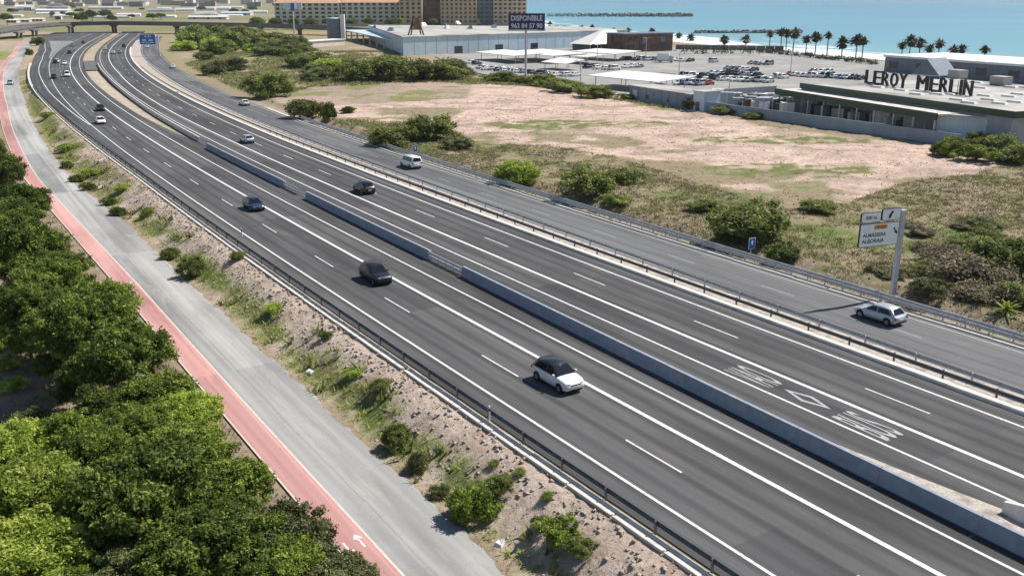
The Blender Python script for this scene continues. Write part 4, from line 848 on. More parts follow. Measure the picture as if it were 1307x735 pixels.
CP = {k: car_parts(k) for k in STY}
def put_car(s, o, style, paint, label, direction, roof=None, name='car', cat='car', group=None, full=True, xy=None, rz=None):
    p = xy or at(s, o); a_ = rz if rz is not None else heading(s)+(0 if direction > 0 else math.pi); root = empty(name, (p[0], p[1], 0.006 if xy is None else xy[2] if len(xy) > 2 else .006), a_); P = CP[style]; q = STY[style]
    link('body', P['body'], M['paint_'+paint], root); link('roof', P['roof'], M['paint_'+(roof or paint)], root)
    for w_ in ('windscreen', 'rear_window', 'sideL_f', 'sideL_r', 'sideR_f', 'sideR_r'): link(P[w_].name.split('.')[0], P[w_], M['glass'], root)
    if full:
        link('bumper', P['bumper'], M['black'], root); link('grille', P['grille'], M['black'], root); link('sill', P['sill'], M['black'], root); link('number_plate', P['plate'], M['plate'], root)
        for e in 'LR': link('headlight', P['hl'+e], M['lamp'], root); link('tail_light', P['tl'+e], M['tail'], root); link('mirror', P['mi'+e], M['paint_'+paint], root)
    for xx in (.315, -.31):
        for sg in (1, -1):
            y_ = sg*(q['W']/2-.085); wh = link('wheel', TYRE, M['rubber'], root, (xx*q['L'], y_, .325))
            if full:
                link('rim', HUB, M['dark_steel'], wh); link('spokes', SPOKE, M['alloy'], wh)
                link('wheel_arch', ARCH, M['black'], root, (xx*q['L'], sg*(q['W']/2-.012), .355))
    return tagp(root, label, cat, group)
GM = 'cars driving on the motorway'
put_car(62.3, 1.75, 'suv', 'white', 'white crossover with black roof, nearest car on the motorway', -1, 'dark', group=GM)
put_car(92.2, 1.75, 'suv', 'dark', 'dark grey SUV behind the white crossover on the left carriageway', -1, group=GM)
put_car(129.5, 1.6, 'hatch', 'slate', 'dark blue hatchback third in the lane by the thick line', -1, group=GM)
put_car(229.5, 4.7, 'sedan', 'white', 'white saloon alone in the outer lane at the bend', -1, group=GM)
put_car(254.5, 1.6, 'hatch', 'dark', 'dark hatchback just beyond the white saloon at the bend', -1, group=GM)
put_car(364, 1.9, 'van', 'white', 'white van in the far queue at the bend', -1, name='van', cat='van', group=GM)
put_car(376, 1.9, 'sedan', 'slate', 'dark blue car right behind the far white van', -1, group=GM)
put_car(358, 6.1, 'hatch', 'dark', 'black car beside the far white van, near the left line', -1, group=GM)
put_car(428, 1.9, 'sedan', 'white', 'white car ahead of the dark one in the far curve', -1, group=GM, full=False)
put_car(437, 5.4, 'hatch', 'dark', 'dark car at the left line in the far curve', -1, group=GM, full=False)
put_car(441, 4.8, 'hatch', 'white', 'small white car beyond the dark one in the far curve', -1, group=GM, full=False)
put_car(505, 2.0, 'suv', 'dark', 'black car farther round the curve, alone', -1, group=GM, full=False)
put_car(575, 4.9, 'sedan', 'grey', 'grey car near the overpass on the left carriageway', -1, group=GM, full=False)
put_car(610, 2.0, 'hatch', 'dark', 'dark car closest to the overpass on the left carriageway', -1, group=GM, full=False)
put_car(29.3, 1.75, 'suv', 'blue', 'blue car whose roof just shows at the bottom edge', -1, group=GM)
put_car(131.8, -14.6, 'suv', 'dark', 'dark car on the right carriageway beside a lane dash', 1, group=GM)
put_car(186.5, -14.6, 'hatch', 'silver', 'silver hatchback on the right carriageway before the island', 1, group=GM)
put_car(497, -16.9, 'sedan', 'white', 'white car in the far right carriageway, left of the silver one', 1, group=GM, full=False)
put_car(503, -19.6, 'sedan', 'silver', 'silver car in the far right carriageway beside the white one', 1, group=GM, full=False)
put_car(560, -21.0, 'hatch', 'dark', 'dark car farthest up the right carriageway', 1, group=GM, full=False)
put_car(535, -12.6, 'sedan', 'white', 'white car in the bus lane at the far bend', 1, group=GM, full=False)
GS2 = 'vehicles on the slip road'
put_car(146.5, -29.0, 'van', 'white', 'white people carrier on the slip road seen from behind', 1, name='van', cat='van', group=GS2)
put_car(58.6, -28.9, 'hatch', 'silver', 'silver hatchback on the slip road in front of the direction sign', 1, group=GS2)
put_car(249, -31.0, 'sedan', 'white', 'white car on the slip road by the large round shrub', 1, group=GS2)
put_car(389, -34.6, 'hatch', 'white', 'white car far up the slip road below the lamp mast', 1, group=GS2, full=False)
put_car(545, -32.4, 'hatch', 'white', 'white car on the slip road right under the blue sign', 1, group=GS2, full=False)
x_, y_ = GP(13.5, 109, -1.2); s_, o_ = road_coords(np.array([x_]), np.array([y_])); put_car(0, 0, 'hatch', 'silver', 'silver car driving on the grey road beside the pink path', -1, xy=(x_, y_, float(z_acc(s_[0]))+.006), rz=heading(float(s_[0]))+math.pi)
# ---------------------------------------------------------------- signs
def sign_text(root, body, wd, hh, loc, mm, rot=None, bold=.02):
    me = text_mesh('lettering', body, wd, hh, .004, bold=bold); o = link('lettering', me, mm, root, loc); o.rotation_euler = rot or (math.pi/2, 0, 0); return o
M['sign_white'] = plain('sign_white', (.86,.90,.92), .4); M['sign_black'] = plain('sign_black', (.012,.014,.02), .5); M['sign_blue'] = plain('sign_blue', (.03,.12,.45), .4); M['sign_orange'] = plain('sign_orange', (.75,.30,.04), .4); M['sign_navy'] = plain('billboard_navy', (.014,.022,.085), .5)
def rrect(x0, x1, z0, z1, y0, y1, r=.1):
    pts = []
    for cx, cz, a0 in ((x1-r, z1-r, 0), (x0+r, z1-r, 90), (x0+r, z0+r, 180), (x1-r, z0+r, 270)):
        for k in range(4): t = math.radians(a0+30*k); pts.append((cx+r*math.cos(t), cz+r*math.sin(t)))
    n_ = len(pts); b_ = MB(); b_.add([(x, y0, z) for x, z in pts]+[(x, y1, z) for x, z in pts], [tuple(range(n_)), tuple(range(n_, 2*n_))[::-1]]+[(i, (i+1) % n_, (i+1) % n_+n_, i+n_) for i in range(n_)]); return b_
# direction sign: local x to the right across the road, faces -y (towards oncoming slip-road traffic)
px_, py_ = at(62, -35.4); sg = empty('direction_sign', (px_, py_, 0), math.radians(20))
MB().box(-.22, .22, -.16, .16, -.3, 8.0).box(-.26, .26, -.2, .2, 7.98, 8.05).build('pole', M['steel'], sg); MB().box(-.35, .35, -.3, .3, -.3, .06).build('foot', M['pale_concrete'], sg)
for z in (5.6, 6.6, 7.6): MB().box(-1.2, .0, -.17, -.13, z-.06, z+.06).build('arm', M['steel'], sg)
rrect(-4.75, -.55, 5.05, 7.15, -.32, -.19, .1).build('panel', M['sign_black'], sg); rrect(-4.70, -.60, 5.10, 7.10, -.335, -.30, .08).build('panel_face', M['sign_white'], sg)
rrect(-4.75, -2.65, 7.25, 8.15, -.32, -.19, .16).build('panel', M['sign_black'], sg); rrect(-4.70, -2.70, 7.30, 8.10, -.335, -.30, .14).build('panel_face', M['sign_white'], sg)
rrect(-2.55, -.55, 7.30, 8.35, -.32, -.19, .16).build('panel', M['sign_black'], sg); rrect(-2.50, -.60, 7.35, 8.30, -.335, -.30, .14).build('panel_face', M['sign_white'], sg)
rrect(-3.30, -1.85, 6.60, 6.98, -.345, -.33, .14).build('road_badge', M['sign_orange'], sg); sign_text(sg, 'V-21', .95, .24, (-2.57, -.348, 6.67), M['sign_black'])
sign_text(sg, 'ALMÀSSERA', 2.5, .42, (-3.15, -.34, 5.95), M['sign_black']); sign_text(sg, 'ALBORAIA', 2.35, .36, (-3.25, -.34, 5.40), M['sign_black'])
sign_text(sg, '500 m', 1.15, .34, (-3.7, -.34, 7.52), M['sign_black'])
def flat_arrow(root, pts, y): MB().add([(x, y, z) for x, z in pts]+[(x, y+.008, z) for x, z in pts], [tuple(range(len(pts))), tuple(range(len(pts), 2*len(pts)))[::-1]]).build('arrow', M['sign_black'], root)
flat_arrow(sg, [(-1.2,6.55),(-1.05,6.62),(-.85,6.3),(-.72,6.38),(-.70,5.98),(-1.05,6.2),(-.95,6.25)], -.345)
flat_arrow(sg, [(-1.85,7.5),(-1.6,7.5),(-1.5,7.85),(-1.3,8.1),(-1.6,8.15),(-1.65,7.95),(-1.8,7.8)], -.345)
tagp(sg, 'white direction sign with orange road badge on a tall grey pole', 'road sign')
def blue_square(px, py, h, wd, s, label):
    x, y = GP(px, py); r_ = empty('road_sign', (x, y, gz(x, y)), heading(s)-math.pi/2); MB().tube((0, 0, -.2), (0, 0, h), .045, n=8).build('pole', M['steel'], r_)
    rrect(-wd/2, wd/2, h-wd*1.25, h, -.09, -.06, .06).build('panel', M['sign_white'], r_); rrect(-wd/2+.05, wd/2-.05, h-wd*1.25+.05, h-.05, -.1, -.085, .05).build('panel_face', M['sign_blue'], r_)
    MB().add([(-.1,-.105,h-.75),(.1,-.105,h-.75),(.1,-.105,h-.45),(.22,-.105,h-.45),(0,-.105,h-.2),(-.22,-.105,h-.45),(-.1,-.105,h-.45)], [tuple(range(7))]).build('arrow', M['sign_white'], r_); tagp(r_, label, 'road sign')
blue_square(958, 326, 2.5, .95, 82, 'blue square sign on a post before the dark round shrub'); blue_square(530, 197, 2.1, .9, 160, 'blue square sign rising behind the white people carrier')
# overhead blue sign by the overpass
x, y = GP(204, 72); r_ = empty('overhead_sign', (x, y, 0), -.05); MB().box(-.25, .25, -.25, .25, -.2, 9.2).build('pole', M['steel'], r_); MB().box(-9, .2, .1, .3, 8.1, 8.4).box(-9, .2, .1, .3, 6.0, 6.25).build('arm', M['steel'], r_)
rrect(-8.4, -.9, 4.9, 9.5, -.3, -.1, .5).build('panel', M['sign_white'], r_); rrect(-8.2, -1.1, 5.1, 9.3, -.34, -.28, .4).build('panel_face', M['sign_blue'], r_)
sign_text(r_, 'V-21', 3.0, .9, (-4.6, -.37, 8.0), M['sign_white']); sign_text(r_, 'CARRAIXET', 5.6, .8, (-4.6, -.37, 5.8), M['sign_white']) if False else None
MB().box(-7.4, -1.9, -.37, -.35, 5.75, 6.0).box(-7.0, -5.2, -.37, -.35, 6.6, 7.2).box(-4.2, -2.3, -.37, -.35, 6.6, 7.2).build('worn_lettering', M['sign_white'], r_); tagp(r_, 'blue overhead motorway sign on a mast before the overpass', 'road sign')
# billboard
x, y = GP(671, 99); bb = empty('billboard', (x, y, 0), 0); MB().tube((0, 0, -.3), (0, 0, 15.3), .42, .36, 12).build('pole', M['steel'], bb)
zt_ = 20.4; zb_ = 15.2; MB().box(-5.7, 6.2, -.35, .35, zb_, zt_).build('panel', M['sign_navy'], bb); MB().box(-5.9, 6.4, -.5, .5, zb_-.35, zb_-.1).build('walkway', M['steel'], bb)
M['sign_pale'] = plain('billboard_letters', (.62,.66,.78), .5)
sign_text(bb, 'DISPONIBLE', 10.2, 1.7, (.25, -.40, 18.05), M['sign_pale']); sign_text(bb, '963 84 57 90', 10.2, 1.6, (.25, -.40, 15.7), M['sign_pale']); tagp(bb, 'dark billboard reading DISPONIBLE on a tall post', 'billboard')
# reflector posts
for px, py, z, lab in ((625,537,0,'white reflector post by the left guard rail near the embankment'), (309,303,0,'white reflector post by the left guard rail opposite the dark hatchback'), (172,218,0,'white reflector post by the left guard rail at the bend'), (331,161,0,'white marker post on the gravel strip by the silver hatchback')):
    x, y = GP(px, py); r_ = empty('reflector_post', (x, y, 0)); MB().prism([(-.06, -.04), (.06, -.04), (.05, .05), (-.05, .05)], -.1, 1.05 if px != 331 else 1.5).build('post', M['sign_white'], r_); MB().box(-.066, .066, -.046, .056, .7, .88).build('band', M['sign_black'], r_); tagp(r_, lab, 'reflector post')
# ---------------------------------------------------------------- retail park, car park, beach front
M['yard'] = surface('car_park_asphalt', (0.24,0.235,0.225), (0.33,0.325,0.31), .5, .9, .2, c3=(0.36,0.345,0.32), coord='World', big=.15)
M['wall_blue'] = surface('pale_blue_cladding', (0.46,0.57,0.65), (0.55,0.66,0.73), .35, .6, .3, c3=(0.43,0.54,0.62))
M['wall_shade'] = surface('shade_toned_render', (0.25,0.315,0.385), (0.31,0.375,0.445), .5, .85, .2, c3=(0.23,0.285,0.345))  # darker blue-grey wall tone: the shade on these walls is put into the colour
M['wall_grey'] = surface('grey_render', (0.30,0.325,0.36), (0.40,0.425,0.455), .6, .85, .2, c3=(0.27,0.28,0.30))
M['roof_grey'] = surface('weathered_roof', (0.40,0.385,0.36), (0.50,0.48,0.45), .25, .9, .15, c3=(0.27,0.26,0.25), big=.3)
M['roof_white'] = surface('white_roof', (0.68,0.66,0.63), (0.80,0.79,0.77), .5, .6, .3)
M['green_band'] = plain('dark_green_fascia', (0.030,0.060,0.040), .5); M['brown'] = surface('brown_cladding', (0.12,0.075,0.05), (0.24,0.155,0.10), .8, .9, .1, c3=(0.07,0.05,0.045), big=.5)
M['ochre'] = surface('ochre_render', (0.50,0.375,0.265), (0.62,0.48,0.36), .2, .9, .1); M['cream'] = surface('cream_render', (0.58,0.54,0.49), (0.70,0.66,0.61), .2, .9, .1); M['terracotta'] = surface('terracotta_roof', (0.44,0.26,0.17), (0.56,0.36,0.25), .4, .9, .1)
M['dark_win'] = plain('dark_window', (0.030,0.035,0.045), .2, .6); M['hedge'] = leaf_material('hedge_leaves', (0.02,0.028,0.016), (0.045,0.058,0.03), (0.09,0.10,0.05)); M['deck'] = surface('bridge_concrete', (0.13,0.125,0.12), (0.19,0.185,0.175), .3, .9, .15); M['slate_blue'] = surface('slate_blue_metal', (0.13,0.16,0.20), (0.18,0.215,0.26), .5, .5, .4)
park_poly = [GP(*q, .25) for q in [(555,72),(700,62),(870,60),(960,60),(1110,78),(1250,83),(1420,110),(1420,170),(1196,181),(1050,161),(896,139),(800,123),(690,106),(640,99),(590,90)]]
sheet('car_park', M['yard'], park_poly, .30, kind='structure')
def obox(root, name, mm, x0, x1, y0, y1, z0, z1): return MB().box(x0, x1, y0, y1, z0, z1).build(name, mm, root)
def bld(name, a, b, label, cat='building'):
    """origin at a, local x runs from a to b, local y to the left of that"""
    r_ = empty(name, (a[0], a[1], 0), math.atan2(b[1]-a[1], b[0]-a[0])); tagp(r_, label, cat); return r_, math.hypot(b[0]-a[0], b[1]-a[1])
# long pale blue warehouse
wh, WL = bld('warehouse', GP(515, 72), GP(800, 59), 'long pale blue warehouse with a flat grey roof behind the billboard')
_c, _s = math.cos(wh.rotation_euler.z), math.sin(wh.rotation_euler.z)
def to_wh(p): dx, dy = p[0]-wh.location.x, p[1]-wh.location.y; return (dx*_c+dy*_s, -dx*_s+dy*_c)
foot = [(0, 0), (WL, 0), to_wh(GP(735, 35, 8)), to_wh(GP(470, 33, 8))]; MB().prism(foot, -.2, 7.9).build('wall', M['wall_blue'], wh); fc = (sum(p[0] for p in foot)/4, sum(p[1] for p in foot)/4); MB().prism([(fc[0]+(p[0]-fc[0])*1.006, fc[1]+(p[1]-fc[1])*1.006) for p in foot], 7.9, 8.4).build('roof', M['roof_grey'], wh)
for k in range(int(WL//6)): obox(wh, 'cladding_joint', M['wall_grey'], 5.9+6*k, 6.05+6*k, -.05, 0, .2, 7.8)
vent = MB().add([(-1.6,0,0),(1.6,0,0),(1.6,2.6,0),(-1.6,2.6,0),(-1.2,.3,1.9),(1.2,.3,1.9)], [(0,3,2,1),(0,1,5,4),(1,2,5),(3,0,4),(2,3,4,5)]).mesh('roof_vent')
for i, (px, py) in enumerate([(572,37),(602,37),(631,36),(583,31),(609,31),(566,33),(655,35),(480,36),(500,40),(540,33),(638,30),(690,40)]): link('roof_vent', vent, M['slate_blue'] if i % 3 else M['roof_white'], wh, (*to_wh(GP(px, py, 8.4)), 8.4), .3+i)
for xx in (28, 52, 74): obox(wh, 'loading_door', M['dark_win'], xx, xx+4.6, -.06, .02, -.1, 3.4)
x, y = GP(531, 45, 8.4); tw = empty('timber_tower', (x, y, 8.4), .3)
for sx_ in (-1, 1):
    for sy_ in (-1, 1): MB().tube((sx_*3, sy_*3, -.1), (sx_*1.0, sy_*1.0, 7.5), .35, .25, 6).build('leg', M['brown'], tw)
MB().add([(-2.4,-2.4,2.4),(2.4,-2.4,2.4),(2.4,2.4,2.4),(-2.4,2.4,2.4),(-.9,-.9,7.9),(.9,-.9,7.9),(.9,.9,7.9),(-.9,.9,7.9)], [(0,1,5,4),(1,2,6,5),(2,3,7,6),(3,0,4,7),(4,5,6,7),(0,3,2,1)]).build('cladding', M['brown'], tw); tagp(tw, 'brown timber tower standing on the warehouse roof', 'tower')
# dark open sheds left of the warehouse, silo
sh_, SL_ = bld('shed', GP(442, 50), GP(512, 68), 'dark open-fronted shed with a pale roof between silo and warehouse')
obox(sh_, 'back_wall', M['slate_blue'], 0, SL_, 14, 15, 0, 5); obox(sh_, 'roof', M['wall_blue'], -1, SL_+1, -1, 16, 5, 5.4); [obox(sh_, 'pillar', M['pale_concrete'], k*SL_/8, k*SL_/8+.8, -.4, .4, -.2, 5) for k in range(9)]
sh2, L2 = bld('shed', GP(385, 62), GP(440, 58), 'low white-roofed shed in front of the silo', 'building'); obox(sh2, 'wall', M['cream'], 0, L2, 0, 8, 0, 3); obox(sh2, 'roof', M['roof_white'], -.5, L2+.5, -.5, 8.5, 3, 3.3)
x, y = GP(428, 52); si = empty('silo', (x, y, 0)); MB().tube((0, 0, -.2), (0, 0, 12.6), 4.6, n=24).build('tank', M['slate_blue'], si, smooth=False); MB().tube((0, 0, 12.6), (0, 0, 13.2), 4.8, 4.4, 24).build('rim', M['wall_blue'], si)
MB().box(4.2, 6.6, -4, -1.5, -.2, 15).build('stair_tower', M['roof_white'], si); tagp(si, 'dark blue silo with a white stair tower beside the sheds', 'silo')
x, y = GP(376, 49); ps = empty('pole_sign', (x, y, 0)); MB().tube((0, 0, -.2), (0, 0, 17.5), .5, .4, 10).build('pole', M['steel'], ps); MB().box(-6, 6, -.3, .3, 17.5, 21.5).build('panel', M['sign_white'], ps); MB().box(-5.7, -.3, -.36, -.3, 17.8, 21.2).box(2.6, 5.7, -.36, -.3, 17.8, 21.2).build('panel_face', M['wall_blue'], ps); MB().box(-1.2, 1.2, -.42, -.34, 16.6, 21.2).build('emblem', M['sign_blue'], ps); tagp(ps, 'tall white and blue pole sign above the green bank', 'sign')
# hip-roofed pavilion and brown building at the end of the warehouse
pv, PL = bld('pavilion', GP(752, 66), GP(797, 64), 'pavilion with a white hipped roof beside the brown building'); PLd = 14
MB().add([(-.6,-.6,3.2),(PL+.6,-.6,3.2),(PL+.6,PLd+.6,3.2),(-.6,PLd+.6,3.2),(PL*.62,PLd*.45,9.4),(PL*.98,PLd*.45,9.4),(PL*.98,PLd*.6,9.4),(PL*.62,PLd*.6,9.4)], [(0,3,2,1),(0,1,5,4),(1,2,6,5),(2,3,7,6),(3,0,4,7),(4,5,6,7)]).build('roof', M['roof_white'], pv); obox(pv, 'wall', M['dark_win'], .6, PL-.6, .8, PLd-.6, -.2, 3.2); [obox(pv, 'post', M['steel'], q*PL-.15, q*PL+.15, -.3, 0, 0, 3.2) for q in (.02, .33, .66, .98)]
br, BL_ = bld('restaurant', GP(798, 68), GP(858, 66), 'dark brown flat-roofed building at the edge of the car park'); obox(br, 'wall', M['brown'], 0, BL_, 0, 16, -.2, 8.3); obox(br, 'roof', M['slate_blue'], -.4, BL_+.4, -.4, 16.4, 8.3, 8.8)
for q, w_ in ((.02, 4.5), (.28, 3), (.52, 5.5), (.82, 3.5)): obox(br, 'shop_window', M['dark_win'], q*BL_, q*BL_+w_, -.06, .03, .3, 3.6)
for q in (.36, .74): obox(br, 'upper_window', M['slate_blue'], q*BL_, q*BL_+2.4, -.06, .03, 4.4, 7)
# shade canopies over the left part of the car park
def canopy(pa, pb, depth, z, label, slope=.6, mm=None):
    r_, L_ = bld('canopy', GP(*pa), GP(*pb), label, 'canopy'); MB().add([(0,0,z),(L_,0,z),(L_,depth,z+slope),(0,depth,z+slope),(0,0,z+.2),(L_,0,z+.2),(L_,depth,z+slope+.2),(0,depth,z+slope+.2)], [(0,3,2,1),(4,5,6,7),(0,1,5,4),(1,2,6,5),(2,3,7,6),(3,0,4,7)]).build('roof', mm or M['roof_white'], r_)
    for q in (.06, .5, .94):
        for d_ in (.15, .85): MB().tube((q*L_, d_*depth, 0), (q*L_, d_*depth, z+slope*d_), .13, n=6).build('post', M['steel'], r_)
canopy((606, 77), (655, 83), 14, 3.2, 'white shade canopy leftmost over the parked cars'); canopy((650, 76), (705, 83), 16, 3.2, 'white shade canopy second from the left, behind the billboard post'); canopy((728, 76), (784, 80), 16, 3.2, 'white shade canopy before the pavilion'); canopy((690, 89), (722, 92), 9, 2.6, 'small white tent right of the billboard post', 1.2); canopy((700, 80), (748, 84), 12, 3, 'beige shade canopy between tent and pavilion canopy', .5, M['pale_concrete']); canopy((748, 112), (838, 122), 15, 3.4, 'large white canopy beside the grey shed', .7)
canopy((826, 108), (842, 110), 6, 3.0, 'small rusty frame canopy beside the large white one', .1, M['brown'])
# grey shed and boundary wall, both in shade
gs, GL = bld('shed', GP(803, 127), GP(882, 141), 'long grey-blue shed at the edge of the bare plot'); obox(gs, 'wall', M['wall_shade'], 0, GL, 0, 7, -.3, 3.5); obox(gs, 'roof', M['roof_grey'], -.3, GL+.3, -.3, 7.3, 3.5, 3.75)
for k in range(8): obox(gs, 'panel_joint', M['slate_blue'], 1+k*GL/8, 1.12+k*GL/8, -.05, .02, .1, 3.4)
obox(gs, 'window', M['roof_white'], 1.6, 3.6, -.06, .03, .9, 2.6); [obox(gs, 'window', M['dark_win'], q, q+1.2, -.06, .03, 1.0, 1.9) for q in (8, 17)]
gt, GTL = bld('gatehouse', GP(884, 142), GP(898, 144), 'pale blue gatehouse with a dark doorway beside the shed'); obox(gt, 'wall', M['wall_blue'], 0, GTL, 0, 5, -.3, 4.6); obox(gt, 'doorway', M['dark_win'], .9, 2.2, -.05, .03, 0, 2.3); obox(gt, 'step', M['pale_concrete'], -.2, 2.6, -1.6, -.06, -.2, .35); obox(gt, 'roof', M['roof_grey'], -.2, GTL+.2, -.2, 5.2, 4.6, 4.8)
wl, WLL = bld('boundary_wall', GP(898, 143), GP(1225, 189), 'long blue-grey boundary wall between bare plot and store yard', 'wall')
npan = 18
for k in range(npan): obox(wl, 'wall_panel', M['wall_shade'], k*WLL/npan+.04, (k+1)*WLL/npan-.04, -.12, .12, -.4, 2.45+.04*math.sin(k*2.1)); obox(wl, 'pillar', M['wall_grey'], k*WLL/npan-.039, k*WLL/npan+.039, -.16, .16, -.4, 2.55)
fn, FL = bld('yard_fence', GP(898, 127, .3), GP(990, 121, .3), 'grey panel fence on the car park side of the yard', 'fence'); [obox(fn, 'panel', M['wall_grey'], k*FL/10+.05, (k+1)*FL/10-.05, -.05, .05, .3, 2.6) for k in range(10)]; [obox(fn, 'post', M['steel'], k*FL/10-.045, k*FL/10+.045, -.08, .08, .3, 2.8) for k in range(11)]
# the big store
A = np.array(GP(1021, 106, 6.9)); B = np.array(GP(1294, 142.5, 6.9)); st_ = empty('store', (A[0], A[1], 0), math.atan2(B[1]-A[1], B[0]-A[0])); SLn = float(np.hypot(*(B-A))); tagp(st_, 'big grey-roofed store with dark green bands and roof letters', 'store')
DP = 46
obox(st_, 'wall', M['wall_grey'], .3, SLn-.3, .3, DP-.3, -.2, 6.0); obox(st_, 'roof', M['roof_grey'], -.05, SLn+.05, .26, DP, 6.0, 6.5); obox(st_, 'fascia_band', M['green_band'], 0, SLn, 0, .25, 5.7, 6.9); obox(st_, 'fascia_band', M['green_band'], SLn+.06, SLn+.3, 0, DP, 5.7, 6.9)
cA = np.array(GP(989, 113, 5.6)); cB = np.array(GP(1196, 145, 5.6)); cn, CL = bld('entrance_canopy', cA, cB, 'low pink-topped canopy with a green edge along the store front', 'canopy'); obox(cn, 'roof', M['pale_concrete'], 0, CL, .3, 8.5, 5.0, 5.4); obox(cn, 'fascia_band', M['green_band'], 0, CL, 0, .28, 4.3, 5.6); obox(cn, 'shop_front', M['dark_win'], 0, CL, 7.4, 7.6, 0, 5.0); [obox(cn, 'post', M['steel'], q*CL-.15, q*CL+.15, .6, .9, 0, 5.0) for q in np.linspace(.02, .98, 10)]; obox(cn, 'roof_light', M['roof_white'], -.0, CL*.35, 8.6, 12, 5.3, 5.5)
gl, GLn = bld('glass_porch', GP(1198, 146, 5.2), GP(1286, 152, 5.2), 'pale glazed porch at the store corner', 'porch'); obox(gl, 'glazing', M['wall_blue'], 0, GLn, 0, 5, 0, 5); obox(gl, 'roof', M['roof_grey'], -.3, GLn+.3, -.3, 5.3, 5, 5.3); [obox(gl, 'mullion', M['roof_white'], q*GLn-.06, q*GLn+.06, -.08, -.01, 0, 4.9) for q in np.linspace(0, 1, 8)]
a1 = np.array(GP(1103, 107, 6.5)); a2 = np.array(GP(1241, 124, 6.5)); LLn = float(np.hypot(*(a2-a1))); lt = empty('roof_letters', (a1[0], a1[1], 6.5), math.atan2(a2[1]-a1[1], a2[0]-a1[0])); tagp(lt, 'large black roof letters reading LEROY MERLIN', 'sign letters')
word = 'LEROY MERLIN'; wds = {'I': .30, ' ': .75, 'M': 1.15}; tot = sum(wds.get(c_, .82) for c_ in word); xx = 0
for c_ in word:
    w_ = wds.get(c_, .82)/tot*LLn
    if c_ != ' ':
        me = text_mesh('letter', c_, w_*(.80 if c_ != 'I' else .52), 3.0, .16); sx_ = .045*w_; vv = [tuple(v.co) for v in me.vertices]; ff = [tuple(p.vertices) for p in me.polygons]; me = MB().add([(a-sx_, b, c) for a, b, c in vv], ff).add([(a+sx_, b, c*.9) for a, b, c in vv], ff).mesh('letter'); o_ = link('letter', me, M['sign_black'], lt, (xx+w_/2, 0, .15)); o_.rotation_euler = (math.pi/2, 0, 0); MB().box(-w_*.25, w_*.25, .05, 1.0, .0, .14).build('foot', M['steel'], lt, (xx+w_/2, 0, 0))
    xx += w_
def gable(px, py, z, wd, dp, h0, h1, rz, label):
    x, y = GP(px, py, z); g_ = empty('roof_gable', (x, y, z), rz); MB().add([(-wd/2,0,0),(wd/2,0,0),(wd/2,dp,0),(-wd/2,dp,0),(-wd/2,0,h0),(wd/2,0,h0),(wd/2,dp,h0),(-wd/2,dp,h0)], [(0,1,5,4),(1,2,6,5),(2,3,7,6),(3,0,4,7)]).build('wall', M['wall_blue'], g_)
    MB().add([(-wd/2-.2,-.2,h0),(wd/2+.2,-.2,h0),(wd/2+.2,dp+.2,h0),(-wd/2-.2,dp+.2,h0),(0,-.2,h1),(0,dp+.2,h1)], [(0,1,4),(2,3,5),(0,4,5,3),(1,2,5,4),(0,3,2,1)]).build('roof', M['slate_blue'], g_); tagp(g_, label, 'roof structure')
gable(1181, 97, 6.5, 7, 9, .3, 4.2, -.9, 'small blue-grey gable roof behind the letters')
bw, BWL = bld('back_building', GP(1128, 92), GP(1420, 118), 'white-roofed dark-walled building behind the store'); obox(bw, 'wall', M['slate_blue'], 0, BWL, 0, 30, -.2, 5.2); obox(bw, 'roof', M['roof_white'], -.5, BWL+.5, -.5, 30.5, 5.2, 5.9)
for k in range(7): obox(bw, 'window', M['dark_win'], 2+k*BWL/7, 2+k*BWL/7+4, -.06, .03, 1.5, 3.8)
for px, py, w_, lab in ((1222, 100, 3.6, 'boxy grey roof unit just above the last letters'), (1277, 109, 3.8, 'boxy grey roof unit nearest the right edge')):
    x, y = GP(px, py, 6.5); u_ = empty('roof_unit', (x, y, 6.5), -1.2); obox(u_, 'casing', M['roof_grey'], -w_/2, w_/2, -1.4, 1.4, .15, 2.0); obox(u_, 'grille', M['dark_win'], -w_/2-.04, -w_/2+.01, -1.1, 1.1, .5, 1.8); obox(u_, 'plinth', M['dark_steel'], -w_/2+.2, w_/2-.2, -1.3, 1.3, 0, .15); tagp(u_, lab, 'roof unit')
sk = MB().add([(-1.5,-.7,0),(1.5,-.7,0),(1.5,.7,0),(-1.5,.7,0),(-1.3,-.5,.35),(1.3,-.5,.35),(1.3,.5,.35),(-1.3,.5,.35)], [(0,1,5,4),(1,2,6,5),(2,3,7,6),(3,0,4,7),(4,5,6,7)]).mesh('skylight')
ang = st_.rotation_euler.z; inv = Matrix.Rotation(-ang, 3, 'Z')
for px, py in [(1252,113),(1257,123),(1288,124),(1300,121),(1276,133),(1237,132),(1196,121),(1222,128),(1262,128),(1290,112),(1296,131),(1150,116),(1120,112),(1210,121),(1246,106),(1170,121),(1303,112)]:
    q = Vector((*GP(px, py, 6.5), 0))-Vector((A[0], A[1], 0)); l_ = inv@q; link('skylight', sk, M['roof_white'], st_, (l_.x, max(2, min(DP-2, l_.y)), 6.5), .2)
